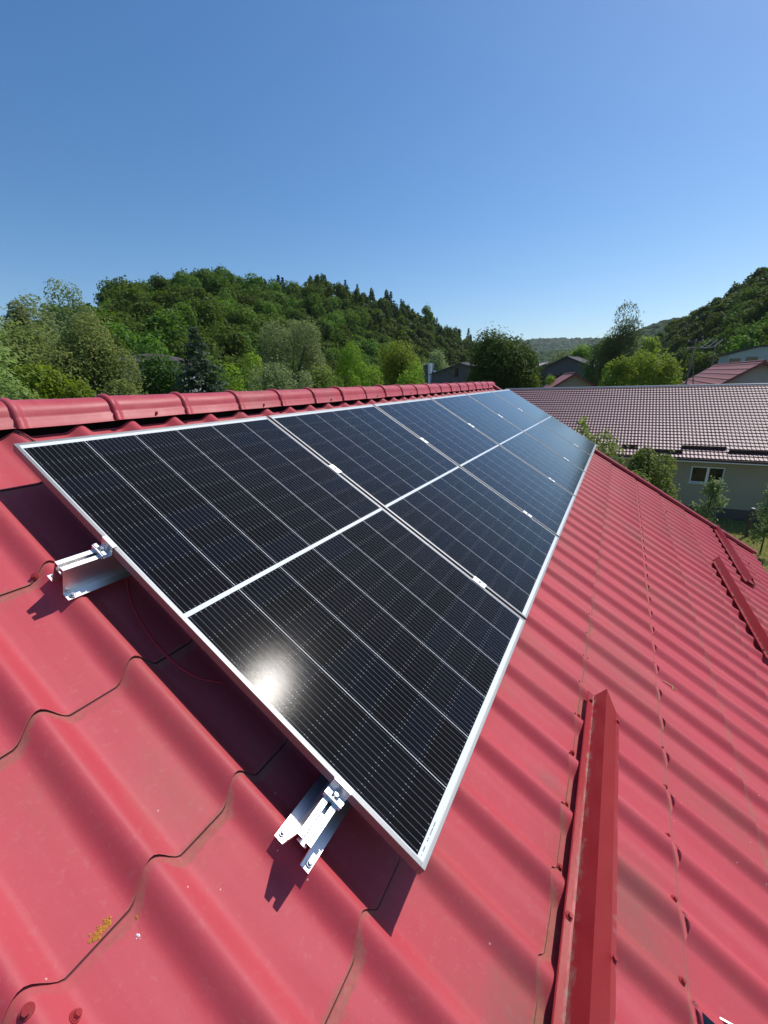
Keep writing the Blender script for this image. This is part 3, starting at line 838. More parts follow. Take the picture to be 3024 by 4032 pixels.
# short aluminium rails with their clamps
TOPH = -PT - .0005
def rail(u0, u1, s, label, end=False):
    e = RE('mounting_rail', (u0 + u1) / 2, s, HC, label=label, cat='mounting rail', group='short aluminium rails under the panels')
    L = (u1 - u0) / 2; t = .0024; zt = TOPH - HC; f = .001
    out = [(-.054, f), (-.029, f), (-.020, zt), (-.0055, zt), (-.0055, zt - .014), (-.0115, zt - .014), (-.0115, zt - .022), (.0115, zt - .022), (.0115, zt - .014), (.0055, zt - .014), (.0055, zt), (.020, zt), (.029, f), (.054, f)]
    inn = [(.054, f + t), (.0308, f + t)][::-1]
    sec = strip_outline(out, -t)
    # thin shell: outer line reversed onto its own offset
    bm = bmesh.new(); sec = strip_outline(out, t)
    n = len(out)
    A = [bm.verts.new((-L, y, z)) for y, z in sec]; B = [bm.verts.new((L, y, z)) for y, z in sec]
    for i in range(len(sec)):
        j = (i + 1) % len(sec); bm.faces.new((A[i], A[j], B[j], B[i]))
    for i in range(n - 1):
        a, b, c, d = i, i + 1, 2 * n - 2 - i, 2 * n - 1 - i
        bm.faces.new((A[a], A[b], A[c], A[d])); bm.faces.new((B[d], B[c], B[b], B[a]))
    bmobj('rail_profile', bm, m_rail, e)
    for x in (-L + .016, L - .016):
        for y in (-.044, .044):
            bm = bmesh.new(); cyl(bm, (x, y, f + t), (0, 0, 1), .0085, .0085, .0015, 18); cyl(bm, (x, y, f + t + .0015), (0, 0, 1), .0055, .005, .005, 6)
            bmobj('screw', bm, m_steel, e)
    return e
def end_clamp(s, uoff, parent_label, mirror=1):
    e = RE('end_clamp', uoff, s, 0, label=parent_label, cat='clamp', group='end clamps on the outer panel frame')
    M_ = Matrix.Diagonal((mirror, 1, 1, 1))
    bm = bmesh.new()
    w = .026
    box(bm, -.0035, -.0006, -w, w, -.033, .0030, M_)          # wall against the frame
    box(bm, -.0034, .0085, -w, w, .0006, .0034, M_)           # hook over the frame
    box(bm, -.030, -.0030, -w, w, -.0335, -.0300, M_)         # foot on the rail
    box(bm, -.0300, -.0262, -w, w, -.0302, -.0185, M_)        # outer lip
    box(bm, -.0265, -.0180, -w, -w + .016, -.0188, -.0160, M_)
    box(bm, -.0265, -.0180, w - .016, w, -.0188, -.0160, M_)
    bmobj('clamp_body', bm, m_rail, e)
    bm = bmesh.new(); cyl(bm, (-.0155 * mirror, 0, -.030), (0, 0, 1), .0062, .0062, .016, 16); cyl(bm, (-.0155 * mirror, 0, -.0139), (0, 0, 1), .0034, .0034, .001, 6)
    bmobj('bolt', bm, m_steel, e)
    return e
for s, nm in ((.518, 'upper'), (1.452, 'lower')):
    rail(-.127, .235, s, '%s aluminium rail jutting out left of the nearest panel' % nm, True)
    end_clamp(s, 0, '%s end clamp hooked over the nearest panel frame' % nm)
    for i in range(1, 6):
        u = PANELU[i] - GAPP / 2
        rail(u - .17, u + .17, s, 'short aluminium rail under the %s gap of the %s clamp row' % (ORD[i - 1], nm))
        c_ = RE('mid_clamp', u, s - .003 + (0 if nm == 'upper' else -.01), 0, label='silver clamp in the %s gap between panels, %s row' % (ORD[i - 1] if i < 5 else 'farthest', nm), cat='clamp', group='clamps between neighbouring panels')
        bm = bmesh.new(); box(bm, -.0195, .0195, -.034, .034, .0006, .0034); box(bm, -.0075, .0075, -.030, .030, -.028, .0012); bmobj('clamp_body', bm, m_rail, c_, bev=.0005)
        bm = bmesh.new(); cyl(bm, (0, 0, .003), (0, 0, 1), .0062, .0060, .0045, 14); bmobj('bolt', bm, m_steel, c_)
    uu = PANELU[5] + PW
    rail(uu - .2, uu + .05, s, '%s aluminium rail under the far end of the farthest panel' % nm)
    end_clamp(s, uu, '%s end clamp at the gable side of the farthest panel' % nm, -1)

# cables
def cable(name, pts, r, mat, **k):
    cu = []
    P = [Vector(p) for p in pts]
    for i in range(len(P) - 1):
        p0, p1, p2, p3 = P[max(i - 1, 0)], P[i], P[i + 1], P[min(i + 2, len(P) - 1)]
        for q in range(8):
            t = q / 8; cu.append(.5 * ((2 * p1) + (-p0 + p2) * t + (2 * p0 - 5 * p1 + 4 * p2 - p3) * t * t + (-p0 + 3 * p1 - 3 * p2 + p3) * t ** 3))
    cu.append(P[-1]); bm = bmesh.new(); tube(bm, cu, r, 7); return bmobj(name, bm, mat, smooth=True, **k)
m_redcable = simple('red cable sheath', (.30, .02, .03), .5, .05)
def rp(u, s, lift=.004): return RW(u, s, hroof(u, s) + lift)
cable('cable', [rp(.09, -.30, .012), rp(.125, -.20, .006), rp(.14, -.12, .004), rp(.15, -.03, .006), rp(.19, .2, .01)], .0028, m_black, label='thin black cable running from the ridge gap under the panel', cat='cable')
cable('cable', [rp(.10, -.30, .012), rp(.145, -.19, .006), rp(.165, -.11, .005), rp(.175, -.03, .006), rp(.22, .2, .01)], .0026, m_redcable, label='thin red cable beside the black one at the ridge gap', cat='cable')
loop = [(500, 2280), (515, 2360), (560, 2455), (620, 2540), (700, 2620), (790, 2670), (880, 2686)]
pts = []
for x, y in loop:
    v = ray(x, y); d = np.array([v[0], 0, 0])
    q = np.array([v @ np.array([1, 0, 0]), -(v @ np.array([0, ct, st])), v @ np.array([0, -st, ct])])
    c0 = np.array([CAM[0], -(CAM @ np.array([0, ct, st])), CAM @ np.array([0, -st, ct])])
    h = -.118; pp = c0 + (h - c0[2]) / q[2] * q; pts.append(RW(pp[0], pp[1], h))
cable('cable', pts, .0034, m_redcable, label='red loop standing in for a line of reflected light beneath the nearest panel', cat='cable')  # made-up red tube that draws a line of reflected light under the panel
# dry stalk and lichen
mt = simple('dry straw', (.62, .52, .25), .8, .1)
us_, ss_ = 1.62, 2.66
ml = simple('orange lichen', (.45, .20, .035), .95, .4, 60); rr = random.Random(8)
def roofpt(x, y):
    v = ray(x, y); q = np.array([v[0], -(v @ np.array([0, ct, st])), v @ np.array([0, -st, ct])])
    c0 = np.array([CAM[0], -(CAM @ np.array([0, ct, st])), CAM @ np.array([0, -st, ct])])
    h = -.14
    for _ in range(4):
        p = c0 + (h - c0[2]) / q[2] * q; h = hroof(p[0], p[1])
    return p[0], p[1]
q1, q2, q3, q4 = [rp(*roofpt(x_, y_), .004) for x_, y_ in ((2608, 2682), (2642, 2704), (2659, 2719), (2648, 2718))]
bm = bmesh.new(); tube(bm, [q1, q2 + Vector((0, 0, .003)), q3], .0022, 6); tube(bm, [q2 + Vector((0, 0, .002)), q4], .0018, 6)
bmobj('dry_stalk', bm, mt, label='dry forked straw stalk lying on the red roof', cat='stalk')
def crust(pix, r, n, mat, name, label, cat):
    bm = bmesh.new()
    for k in range(n):
        t = rr.random() * (len(pix) - 1); i = int(t); a = pix[i]; b = pix[min(i + 1, len(pix) - 1)]; f_ = t - i
        u, s = roofpt(a[0] + (b[0] - a[0]) * f_, a[1] + (b[1] - a[1]) * f_); u += rr.gauss(0, r * .8); s += rr.gauss(0, r * .8)
        z = hroof(u, s)
        q = rr.uniform(.35, 1) * r; nn = 6; c_ = bm.verts.new(RW(u, s, z + .0022))
        ring = [bm.verts.new(RW(u + math.cos(j * 2 * math.pi / nn) * q * rr.uniform(.6, 1.2), s + math.sin(j * 2 * math.pi / nn) * q * rr.uniform(.6, 1.2), z + .0004)) for j in range(nn)]
        for j in range(nn): bm.faces.new((c_, ring[j], ring[(j + 1) % nn]))
    return bmobj(name, bm, mat, label=label, cat=cat)
crust([(428, 3622), (400, 3660), (362, 3705)], .0042, 60, ml, 'lichen', 'orange lichen crust along a tile step at lower left', 'lichen')
crust([(537, 3608)], .0028, 5, ml, 'lichen', 'small isolated orange lichen spot on the lower left roof', 'lichen')
crust([(548, 3685)], .0026, 6, m_white, 'bird_dropping', 'small white dropping on the lower left roof', 'dropping')

# ------------------------------------------------------------------ neighbouring long house with the maroon tile roof
XW, ZE = 28.0, -4.35
pl = at_x(2690, 1839, XW)
def long_house():
    e = empty('house', (XW + 8, -9, GZ), label='long low house with a maroon glazed tile roof behind the panels', cat='house')
    inv = Matrix.Translation(-Vector(e.location))
    def ch(o, par=None):
        o.parent = par or e
        if par is None: o.matrix_parent_inverse = inv
        return o
    YL, YR = at_x(1988, 1531, 35.5)[1], -30.0
    a = at_x(2575, 1797, XW - .5); XE, ZEE = XW - .5, a[2]
    XR = 35.7; ZR = at_x(2700, 1521, XR)[2]; sl = math.hypot(XR - XE, ZR - ZEE); th2 = math.atan2(ZR - ZEE, XR - XE)
    per, row = .183, .35
    us = np.arange(YR, YL, per / 8); wv = (0.5 + .5 * np.cos(2 * np.pi * us / per)) ** 1.2 * .016
    V = []; F = []; G = []; off = 0; nu = len(us); nrow = int(sl / row) + 1
    for k in range(nrow):
        q0, q1 = k * row, min((k + 1) * row, sl)
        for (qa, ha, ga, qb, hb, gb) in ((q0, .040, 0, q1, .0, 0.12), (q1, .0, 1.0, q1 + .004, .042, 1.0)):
            P = np.zeros((2, nu, 3))
            for i, (q, h) in enumerate(((qa, ha), (qb, hb))):
                hh = wv + h; P[i, :, 0] = XE + q * math.cos(th2) - hh * math.sin(th2); P[i, :, 1] = us; P[i, :, 2] = ZEE + q * math.sin(th2) + hh * math.cos(th2)
            V.append(P.reshape(-1, 3)); idx = off + np.arange(2 * nu).reshape(2, nu)
            F.append(np.stack([idx[:-1, :-1], idx[1:, :-1], idx[1:, 1:], idx[:-1, 1:]], -1).reshape(-1, 4)[:, ::-1]); G += [np.full(nu, ga), np.full(nu, gb)]; off += 2 * nu
    rf = ch(meshobj('roof', np.concatenate(V), np.concatenate(F), m_tile2, smooth=True, attrs={'grime_shade': ('POINT', np.concatenate(G))}))
    # ridge capping, back slope, wall, plinth, gutter
    bm = bmesh.new(); tube(bm, [(XR, YL, ZR + .03), (XR, YR, ZR + .03)], .075, 10); o = bmobj('ridge_cap', bm, simple('pale ridge cap', (.72, .64, .60), .45, .1, 2, .5), smooth=True); o.parent = rf
    bm = bmesh.new(); v = [bm.verts.new(q) for q in ((XR + .02, YL, ZR), (XR + .02, YR, ZR), (XR + sl * .95, YR, ZR - 3.4), (XR + sl * .95, YL, ZR - 3.4))]; bm.faces.new(v); o = bmobj('back_roof', bm, m_brownbar); ch(o)
    ww = bmesh.new(); yl = YL - .35; yr_ = YR + .3
    wl, wr, wt, wb = at_x(2724, 1839, XW), at_x(2860, 1839, XW), at_x(2860, 1839, XW)[2], at_x(2715, 1897, XW)[2]
    wy0, wy1 = wr[1], wl[1]; wz0, wz1 = wb - .03, (wl[2] + wr[2]) / 2
    box(ww, XW, XW + .3, yr_, wy0, GZ + .62, ZEE - .05); box(ww, XW, XW + .3, wy1, yl, GZ + .62, ZEE - .05)
    box(ww, XW, XW + .3, wy0, wy1, GZ + .62, wz0); box(ww, XW, XW + .3, wy0, wy1, wz1, ZEE - .05)
    ch(bmobj('wall', ww, m_olive))
    bm = bmesh.new(); extrude_pts = [(XW + .3, ZEE - .06), (XR, ZR - .25), (XR + 8, ZR - 3.6), (XR + 8, GZ), (XW + .3, GZ)]
    for yy in (yl, yr_):
        bm.faces.new([bm.verts.new((x, yy, z)) for x, z in extrude_pts])
    ch(bmobj('gable_wall', bm, m_olive))
    bm = bmesh.new(); box(bm, XW - .03, XW + .3, yr_, yl, GZ - .1, GZ + .618); ch(bmobj('plinth', bm, m_plinth))
    bm = bmesh.new(); box(bm, XE + .02, XW + .02, yr_ - .3, yl + .3, ZEE - .10, ZEE - .055); ch(bmobj('soffit', bm, m_plinth))
    bm = bmesh.new(); box(bm, XE - .12, XE - .02, yr_ - .3, yl + .3, ZEE - .13, ZEE - .015); ch(bmobj('gutter', bm, m_brownbar, bev=.02))
    bm = bmesh.new(); box(bm, XE - .10, XE + .0, yr_ - .3, yl + .3, ZEE - .19, ZEE - .14); ch(bmobj('fascia', bm, m_white))
    # window: white frame, two panes, sill, recess
    fr = bmesh.new(); t = .07; xm = XW + .07; ym = (wy0 + wy1) / 2 - .02
    box(fr, xm, xm + .06, wy0, wy1, wz1 - t, wz1 - .001); box(fr, xm, xm + .06, wy0, wy1, wz0 + .001, wz0 + t)
    box(fr, xm - .001, xm + .059, wy0 + .001, wy0 + t, wz0 + t, wz1 - t); box(fr, xm - .001, xm + .059, wy1 - t, wy1 - .001, wz0 + t, wz1 - t); box(fr, xm - .002, xm + .058, ym - .06, ym + .06, wz0 + t, wz1 - t)
    wo = ch(bmobj('window', fr, m_white))
    for a_, b_ in ((wy0 + t, ym - .06), (ym + .06, wy1 - t)):
        bm = bmesh.new(); box(bm, xm + .02, xm + .03, a_, b_, wz0 + t, wz1 - t); o = bmobj('pane', bm, m_pane); o.parent = wo
    bm = bmesh.new(); box(bm, XW - .08, XW + .07, wy0 - .06, wy1 + .06, wz0 - .035, wz0 + .0); o = bmobj('sill', bm, m_white); o.parent = wo
    # snow bars near the eave
    for (xa, xb, yp) in ((2531, 2688, 1771), (2449, 2513, 1755), (2685, 2859, 1759), (2872, 3060, 1776)):
        # meet the slope plane
        n = np.array([-math.sin(th2), 0, math.cos(th2)]); p0 = np.array([XE, 0, ZEE]) + n * .09
        A, B = [CAM + ((p0 - CAM) @ n) / (ray(x, yp) @ n) * ray(x, yp) for x in (xa, xb)]
        q = (A[0] - XE) / math.cos(th2); bm = bmesh.new()
        sec = [(0, .0), (.02, .14), (.05, .15), (.18, .0)]
        pv = [[bm.verts.new((XE + (q + u_) * math.cos(th2) - (h_ + .045) * math.sin(th2), y_, ZEE + (q + u_) * math.sin(th2) + (h_ + .045) * math.cos(th2))) for u_, h_ in sec] for y_ in (A[1], B[1])]
        for j in range(4): bm.faces.new((pv[0][j], pv[0][(j + 1) % 4], pv[1][(j + 1) % 4], pv[1][j]))
        bm.faces.new(pv[0][::-1]); bm.faces.new(pv[1])
        o = bmobj('snow_bar', bm, m_brownbar); o.parent = rf
long_house()

# ------------------------------------------------------------------ other houses
def gable_house(front, back, half, drop, wallz, roofm, wallm, label, over=.5, windows=(), wf=None, sheets=0.0, chimney=None, ridge_over=.6):
    """ridge from front apex to back apex; half = half width, drop = fall of the roof to the eave"""
    F_ = Vector(front); B_ = Vector(back); d = (B_ - F_); d.z = 0; L = d.length; d.normalize(); ang = math.atan2(d.y, d.x)
    e = empty('house', (F_.x, F_.y, GZ), (0, 0, ang), label=label, cat='house')
    za = F_.z - GZ; dz = B_.z - F_.z; k = drop / half
    bm = bmesh.new(); t = .12
    for sg in (1, -1):
        vs = []
        for x, zz in ((-ridge_over, 0), (L + ridge_over, dz)):
            for y, z in ((0, za + zz), (sg * (half + over), za + zz - k * (half + over)), (sg * (half + over), za + zz - k * (half + over) - t), (0, za + zz - t)):
                vs.append(bm.verts.new((x, y, z)))
        for q in ((0, 1, 5, 4), (1, 2, 6, 5), (2, 3, 7, 6), (0, 3, 2, 1), (4, 5, 6, 7)): bm.faces.new([vs[i] for i in q])
        if sheets:
            y = .3
            while y < half + over - .05:
                a = [bm.verts.new((x, sg * (y + dy), za + dz * x / L - k * (y + dy) + h_)) for x in (-ridge_over + .02, L + ridge_over - .02) for dy, h_ in ((-.30, .004), (.0, .07), (.03, .004))]
                bm.faces.new((a[0], a[1], a[4], a[3])); bm.faces.new((a[1], a[2], a[5], a[4])); y += sheets
    ro = bmobj('roof', bm, roofm, e)
    bm = bmesh.new(); ze = za - drop - .05 * k
    A = [bm.verts.new((0, y, z)) for y, z in ((-half, 0), (half, 0), (half, za - drop - t - .02), (0, za - t - .02), (-half, za - drop - t - .02))]
    B = [bm.verts.new((L, y, z + (dz if i > 1 else 0))) for i, (y, z) in enumerate(((-half, 0), (half, 0), (half, za - drop - t - .02), (0, za - t - .02), (-half, za - drop - t - .02)))]
    for i in range(5): bm.faces.new((A[i], A[(i + 1) % 5], B[(i + 1) % 5], B[i]))
    bm.faces.new(A[::-1]); bm.faces.new(B); bmobj('wall', bm, wallm, e)
    bm = bmesh.new(); tube(bm, [(-ridge_over, 0, za + .02), (L + ridge_over, 0, za + dz + .02)], .10, 8); bmobj('ridge_cap', bm, roofm, ro)
    for (y, z, w_, h_) in windows:
        bm = bmesh.new(); box(bm, -.05, .02, y - w_ / 2, y + w_ / 2, z - h_ / 2, z + h_ / 2); wi = bmobj('window', bm, wf or m_white, e)
        bm = bmesh.new(); box(bm, -.06, -.045, y - w_ / 2 + .08, y + w_ / 2 - .08, z - h_ / 2 + .08, z + h_ / 2 - .08); bmobj('pane', bm, m_pane, wi)
    for sg in (1, -1):
        bm = bmesh.new(); vs = []
        for x in (-ridge_over - .03, -ridge_over):
            for y, z in ((0, za + .03), (sg * (half + over), za - k * (half + over) + .03), (sg * (half + over), za - k * (half + over) - .2), (0, za - .2)):
                vs.append(bm.verts.new((x, y, z)))
        for q in ((0, 1, 2, 3), (4, 7, 6, 5), (0, 4, 5, 1), (1, 5, 6, 2), (2, 6, 7, 3), (3, 7, 4, 0)): bm.faces.new([vs[i] for i in q])
        bmobj('bargeboard', bm, roofm, ro)
    if chimney:
        x, y, w_, h_ = chimney; bm = bmesh.new(); box(bm, x - w_ / 2, x + w_ / 2, y - w_ / 2, y + w_ / 2, za - 1.5, za + h_); box(bm, x - w_ / 2 - .06, x + w_ / 2 + .06, y - w_ / 2 - .06, y + w_ / 2 + .06, za + h_ + .003, za + h_ + .12); bmobj('chimney', bm, m_plinth, ro)
    return e
def V3(a): return Vector([float(q) for q in a])
# small red gable roof
a = at_x(2262, 1470, 52); b = at_x(2222, 1473, 62); lo_ = at_x(2346, 1522, 52)
gable_house(a, b, abs(a[1] - lo_[1]) * .86, (a[2] - lo_[2]) * .86, 0, m_farred, m_cream, 'small house with a red gable roof beyond the maroon roof', .5, sheets=.0)
# red house at the right: ridge runs away from us
a = at_x(3006, 1422, 47); b = at_x(2815, 1437, 74); b[2] = b[2]
lo_ = at_x(2817, 1520, 47)
hf = abs(a[1] - lo_[1])
gable_house(a, b, hf, (a[2] - lo_[2]), 0, m_farred, m_cream, 'house with a bright red ribbed roof at the right edge', .6, windows=((2.2, a[2] - GZ - 3.3, 1.4, 1.2),), sheets=0.62)
# grey house left of it
a = at_x(2235, 1403, 92); b = at_x(2330, 1410, 112); lo_ = at_x(2122, 1455, 92)
gable_house(a, b, abs(a[1] - lo_[1]), a[2] - lo_[2], 0, m_greyroof, m_greywall, 'dark grey house with two windows left of the birch', .4,
            windows=((4.6, at_x(2137, 1492, 92)[2] - GZ, 1.4, 2.0), (1.4, at_x(2177, 1485, 92)[2] - GZ, 1.4, 1.6)), wf=m_greyroof)
a = at_x(2165, 1424, 125); b = at_x(2125, 1431, 140); lo_ = at_x(2108, 1447, 125)
gable_house(a, b, abs(a[1] - lo_[1]), a[2] - lo_[2], 0, m_rust, m_greywall, 'distant house with a pale pink tin roof', .4, chimney=(-1, -2.2, 1.3, 1.2))
# dark grey house behind the ridge caps
a = at_x(1815, 1430, 78); b = at_x(1900, 1425, 95); lo_ = at_x(1702, 1472, 78)
gh = gable_house(a, b, abs(a[1] - lo_[1]), a[2] - lo_[2], 0, m_greyroof, m_greywall, 'dark grey gabled house with a small upper window behind the ridge', .3,
            windows=((1.0, at_x(1793, 1467, 78)[2] - GZ, 1.3, 1.6),), wf=m_greyroof)
a = at_x(1676, 1436, 70); b = at_x(1690, 1437, 76)
def tower_house():
    c = at_x(1678, 1455, 84); e = empty('outbuilding', (c[0], c[1], GZ), label='dark outbuilding with a white lit side and skylight roof', cat='outbuilding')
    zt = at_x(1680, 1436, 84)[2] - GZ; w_ = abs(at_x(1664, 1455, 84)[1] - at_x(1691, 1455, 84)[1]) / 2
    bm = bmesh.new(); box(bm, -.5, 4, -w_, w_, 0, zt); bmobj('wall', bm, m_greywall, e)
    bm = bmesh.new(); box(bm, -.8, 4, -w_ - .55, -w_ - .003, 0, zt + .25); bmobj('side_wall', bm, m_white, e)  # white colour stands for sunlight on this side of the box
    bm = bmesh.new(); v = [bm.verts.new(q) for q in ((0, -w_ - .6, zt - 1.2), (0, -w_ - 2.2, zt - 2.0), (3, -w_ - 2.2, zt - 1.3), (3, -w_ - .6, zt - .6))]; bm.faces.new(v)
    r_ = bmesh.ops.extrude_face_region(bm, geom=bm.faces[:]); bmesh.ops.translate(bm, verts=[q for q in r_['geom'] if isinstance(q, bmesh.types.BMVert)], vec=(0, 0, -.12)); bmobj('roof', bm, m_white, e)
tower_house()
# brown roofed house among the left trees
a = at_d(560, 1392, 46); b = at_d(700, 1380, 54)
def hip_house():
    c = at_d(590, 1392, 44); e = empty('house', (c[0], c[1], GZ), (0, 0, R(30)), label='old house with a brown sheet roof and white wall among the trees', cat='house')
    zr = c[2] - GZ; ze = at_d(729, 1433, 44)[2] - GZ; X, Y = 3.6, 3.9
    bm = bmesh.new(); pk = [bm.verts.new((0, -.8, zr)), bm.verts.new((0, .8, zr))]
    c_ = [bm.verts.new(q) for q in ((-X, -Y, ze), (X, -Y, ze), (X, Y, ze), (-X, Y, ze))]
    lo2 = [bm.verts.new((q.co.x, q.co.y, ze - .28)) for q in c_]
    bm.faces.new((c_[0], c_[1], pk[0])); bm.faces.new((c_[1], c_[2], pk[1], pk[0])); bm.faces.new((c_[2], c_[3], pk[1])); bm.faces.new((c_[3], c_[0], pk[0], pk[1]))
    for i in range(4): bm.faces.new((c_[i], c_[(i + 1) % 4], lo2[(i + 1) % 4], lo2[i]))
    bm.faces.new(lo2); bmobj('roof', bm, m_brownroof, e)
    bm = bmesh.new(); box(bm, -X + .5, X - .5, -Y + .5, Y - .5, 0, ze - .29); bmobj('wall', bm, simple('pale grey wall', (.34, .37, .40), .9, .1), e)  # white wall greyed in its base colour to stand for shade
hip_house()
# pale teal building on the slope at the right
def teal():
    a = at_x(2870, 1400, 86); b = at_x(3060, 1372, 86); e = empty('building', (a[0], a[1], GZ), label='pale teal building at the foot of the right slope', cat='building')
    w_ = b[1] - a[1]; zt1 = at_x(2878, 1396, 86)[2] - GZ; zt2 = at_x(3000, 1366, 86)[2] - GZ
    bm = bmesh.new(); q = [(0, 0), (w_, 0), (w_, zt2), (w_ * .6, zt2), (0, zt1)]
    A = [bm.verts.new((0, y, z)) for y, z in q]; B = [bm.verts.new((8, y, z)) for y, z in q]
    for i in range(5): bm.faces.new((A[i], A[(i + 1) % 5], B[(i + 1) % 5], B[i]))
    bm.faces.new(A); bm.faces.new(B[::-1]); bmobj('wall', bm, m_bluewall, e)
    bm = bmesh.new(); q = [(.3, zt1 + .05), (w_ * .6, zt2 + .05), (w_ - .3, zt2 + .05), (w_ - .3, zt2 + .25), (w_ * .6, zt2 + .25), (.5, zt1 + .3)]
    A = [bm.verts.new((-.4, y, z)) for y, z in q]; B = [bm.verts.new((8.3, y, z)) for y, z in q]
    for i in range(6): bm.faces.new((A[i], A[(i + 1) % 6], B[(i + 1) % 6], B[i]))
    bm.faces.new(A); bm.faces.new(B[::-1]); bmobj('roof', bm, m_greyroof, e)
    for x_, y_ in ((2893, 1421), (2960, 1415)):
        c = at_x(x_, y_, 85.9); bm = bmesh.new(); box(bm, -.06, .02, c[1] - a[1] - .7, c[1] - a[1] + .7, c[2] - GZ - .35, c[2] - GZ + .35); bmobj('window', bm, m_pane, e)
teal()

# ------------------------------------------------------------------ poles and wires
def pole(x, ytop, dist, h_extra, label, tilt):
    p = at_d(x, ytop, dist); e = empty('utility_pole', (p[0], p[1], GZ), label=label, cat='utility pole', group='utility poles at the right')
    H = p[2] - GZ; bm = bmesh.new(); tube(bm, [(0, tilt, 0), (0, tilt * .5, H * .5), (0, 0, H)], [.11, .10, .07], 10); bmobj('post', bm, m_concrete, e, smooth=True)
    for z in (H - .25, H - 1.0):
        bm = bmesh.new(); box(bm, -.05, .05, -.75, .75, z - .05, z + .05); bmobj('crossarm', bm, m_concrete, e)
        for y in (-.65, 0, .65):
            bm = bmesh.new(); cyl(bm, (0, y, z + .05), (0, 0, 1), .05, .035, .16, 10); bmobj('insulator', bm, m_white, e)
    return p
pA = pole(2741, 1335, 62, 0, 'nearer utility pole rising behind the ribbed red roof', .5)
bm = bmesh.new(); q0 = Vector(pA) ; tube(bm, [(q0.x - .1, q0.y - 1.6, GZ), (q0.x, q0.y - .05, q0.z - 2.2)], [.07, .05], 8); bmobj('brace_pole', bm, m_concrete, label='leaning brace pole propping the nearer utility pole', cat='brace pole')
pB = pole(2822, 1335, 78, 0, 'farther utility pole in front of the dark slope', 0)
def wire(a, b, sag, label):
    a = Vector(a); b = Vector(b); pts = [a.lerp(b, t / 14) - Vector((0, 0, sag * 4 * (t / 14) * (1 - t / 14))) for t in range(15)]
    bm = bmesh.new(); tube(bm, pts, .022, 5); bmobj('overhead_wire', bm, simple('wire metal', (.35, .35, .36), .4, .05, 3, .5, 0, .7), label=label, cat='overhead wire', group='overhead wires')
for dy, lb in ((-.65, 'right'), (0, 'middle'), (.65, 'left')):
    wire((pA[0], pA[1] + dy, pA[2] - .85), (pB[0], pB[1] + dy, pB[2] - .1), .5, '%s overhead wire between the two utility poles' % lb)
far = at_d(2560, 1400, 75)
wire((pA[0], pA[1], pA[2] - .85), far, .4, 'overhead wire running left from the nearer utility pole')

# ------------------------------------------------------------------ trees round about
T = tree
px_tree(lambda h_, *a, **k: None, 0, 1200, 10, 20, '') if False else None
def PT_(x, ytop, wpx, d, label, mat, gz=GZ, name='leafy_tree', **k):
    p = at_d(x, ytop, d); depth = float(np.dot(p - CAM, FWD)); rx = wpx / 2 * depth / FPX
    return tree(name, (float(p[0]), float(p[1]), gz), float(p[2] - gz), rx, mat, label, **k)
PT_(20, 1270, 430, 22, 'tall loose leafy tree at the left edge of the view', L_left, n=52000, leaf=.072, seed=11, crown0=.2, lobes=34, lobe=.46, shape='column')
PT_(315, 1245, 350, 21, 'broad pale green leafy tree second from the left', L_left, n=52000, leaf=.068, seed=12, crown0=.2, lobes=34, lobe=.42, shape='dome')
PT_(-190, 1270, 380, 19, 'leafy tree half outside the left edge', L_left, n=12000, leaf=.09, seed=13, crown0=.2)
PT_(190, 1445, 330, 14.5, 'yellowish bushy tree close behind the ridge at left', L_fresh, n=26000, leaf=.06, seed=14, crown0=.3, lobes=30, lobe=.34)
PT_(20, 1500, 260, 13.5, 'low dark leafy bush at the left behind the ridge', L_left, n=12000, leaf=.06, seed=15, crown0=.3)
PT_(50, 1190, 130, 38, 'grey green willow crown showing above the left tree', L_grey, n=9000, leaf=.10, seed=16, crown0=.5)
PT_(135, 1160, 190, 46, 'thin silvery crown above the left trees', L_grey, n=4500, leaf=.12, seed=17, crown0=.55, lobes=18)
PT_(235, 1105, 180, 58, 'silvery crown against the sky left of the hill', L_grey, n=4500, leaf=.14, seed=18, crown0=.55, lobes=18)
PT_(600, 1365, 330, 26, 'dense bushy conifer in front of the brown roofed house', L_dark, n=26000, leaf=.085, seed=19, crown0=.15, lobes=26, lobe=.45, shape='dome', droop=.5)
def PS_(x, ytop, wpx, d, label, mat=L_spruce, gz=GZ, **k):
    p = at_d(x, ytop, d); depth = float(np.dot(p - CAM, FWD)); rx = wpx / 2 * depth / FPX
    return spruce('spruce', (float(p[0]), float(p[1]), gz), float(p[2] - gz), rx, mat, label, **k)
PS_(762, 1300, 640, 24, 'blue green spruce with drooping branches left of the bushes', seed=21, levels=30, per=20, card=.20)
PT_(900, 1440, 200, 27, 'yellow green bush between the spruce and the willow', L_fresh, n=12000, leaf=.085, seed=22, crown0=.2)
PT_(1000, 1400, 190, 30, 'green bushy tree left of the big willow', L_fresh, n=12000, leaf=.09, seed=23, crown0=.2)
PT_(1115, 1268, 290, 34, 'big silvery green willow before the wooded hill', L_grey, n=30000, leaf=.10, seed=24, crown0=.18, lobes=38, lobe=.30, droop=.5, aspect=.32)
PT_(1060, 1432, 230, 24, 'rounded pale bush in front of the big willow', L_grey, n=16000, leaf=.075, seed=25, crown0=.2, lobes=28)
PT_(1190, 1470, 150, 22, 'low grey green bush right of the rounded bush', L_grey, n=9000, leaf=.07, seed=26, crown0=.2)
PT_(1352, 1355, 210, 33, 'fresh green willow with upright shoots', L_fresh, n=20000, leaf=.09, seed=27, crown0=.15, lobes=32, lobe=.30, droop=.2, aspect=.35, shape='dome')
PT_(1260, 1440, 150, 30, 'mid green bush between the two willows', L_mid, n=9000, leaf=.09, seed=28, crown0=.2)
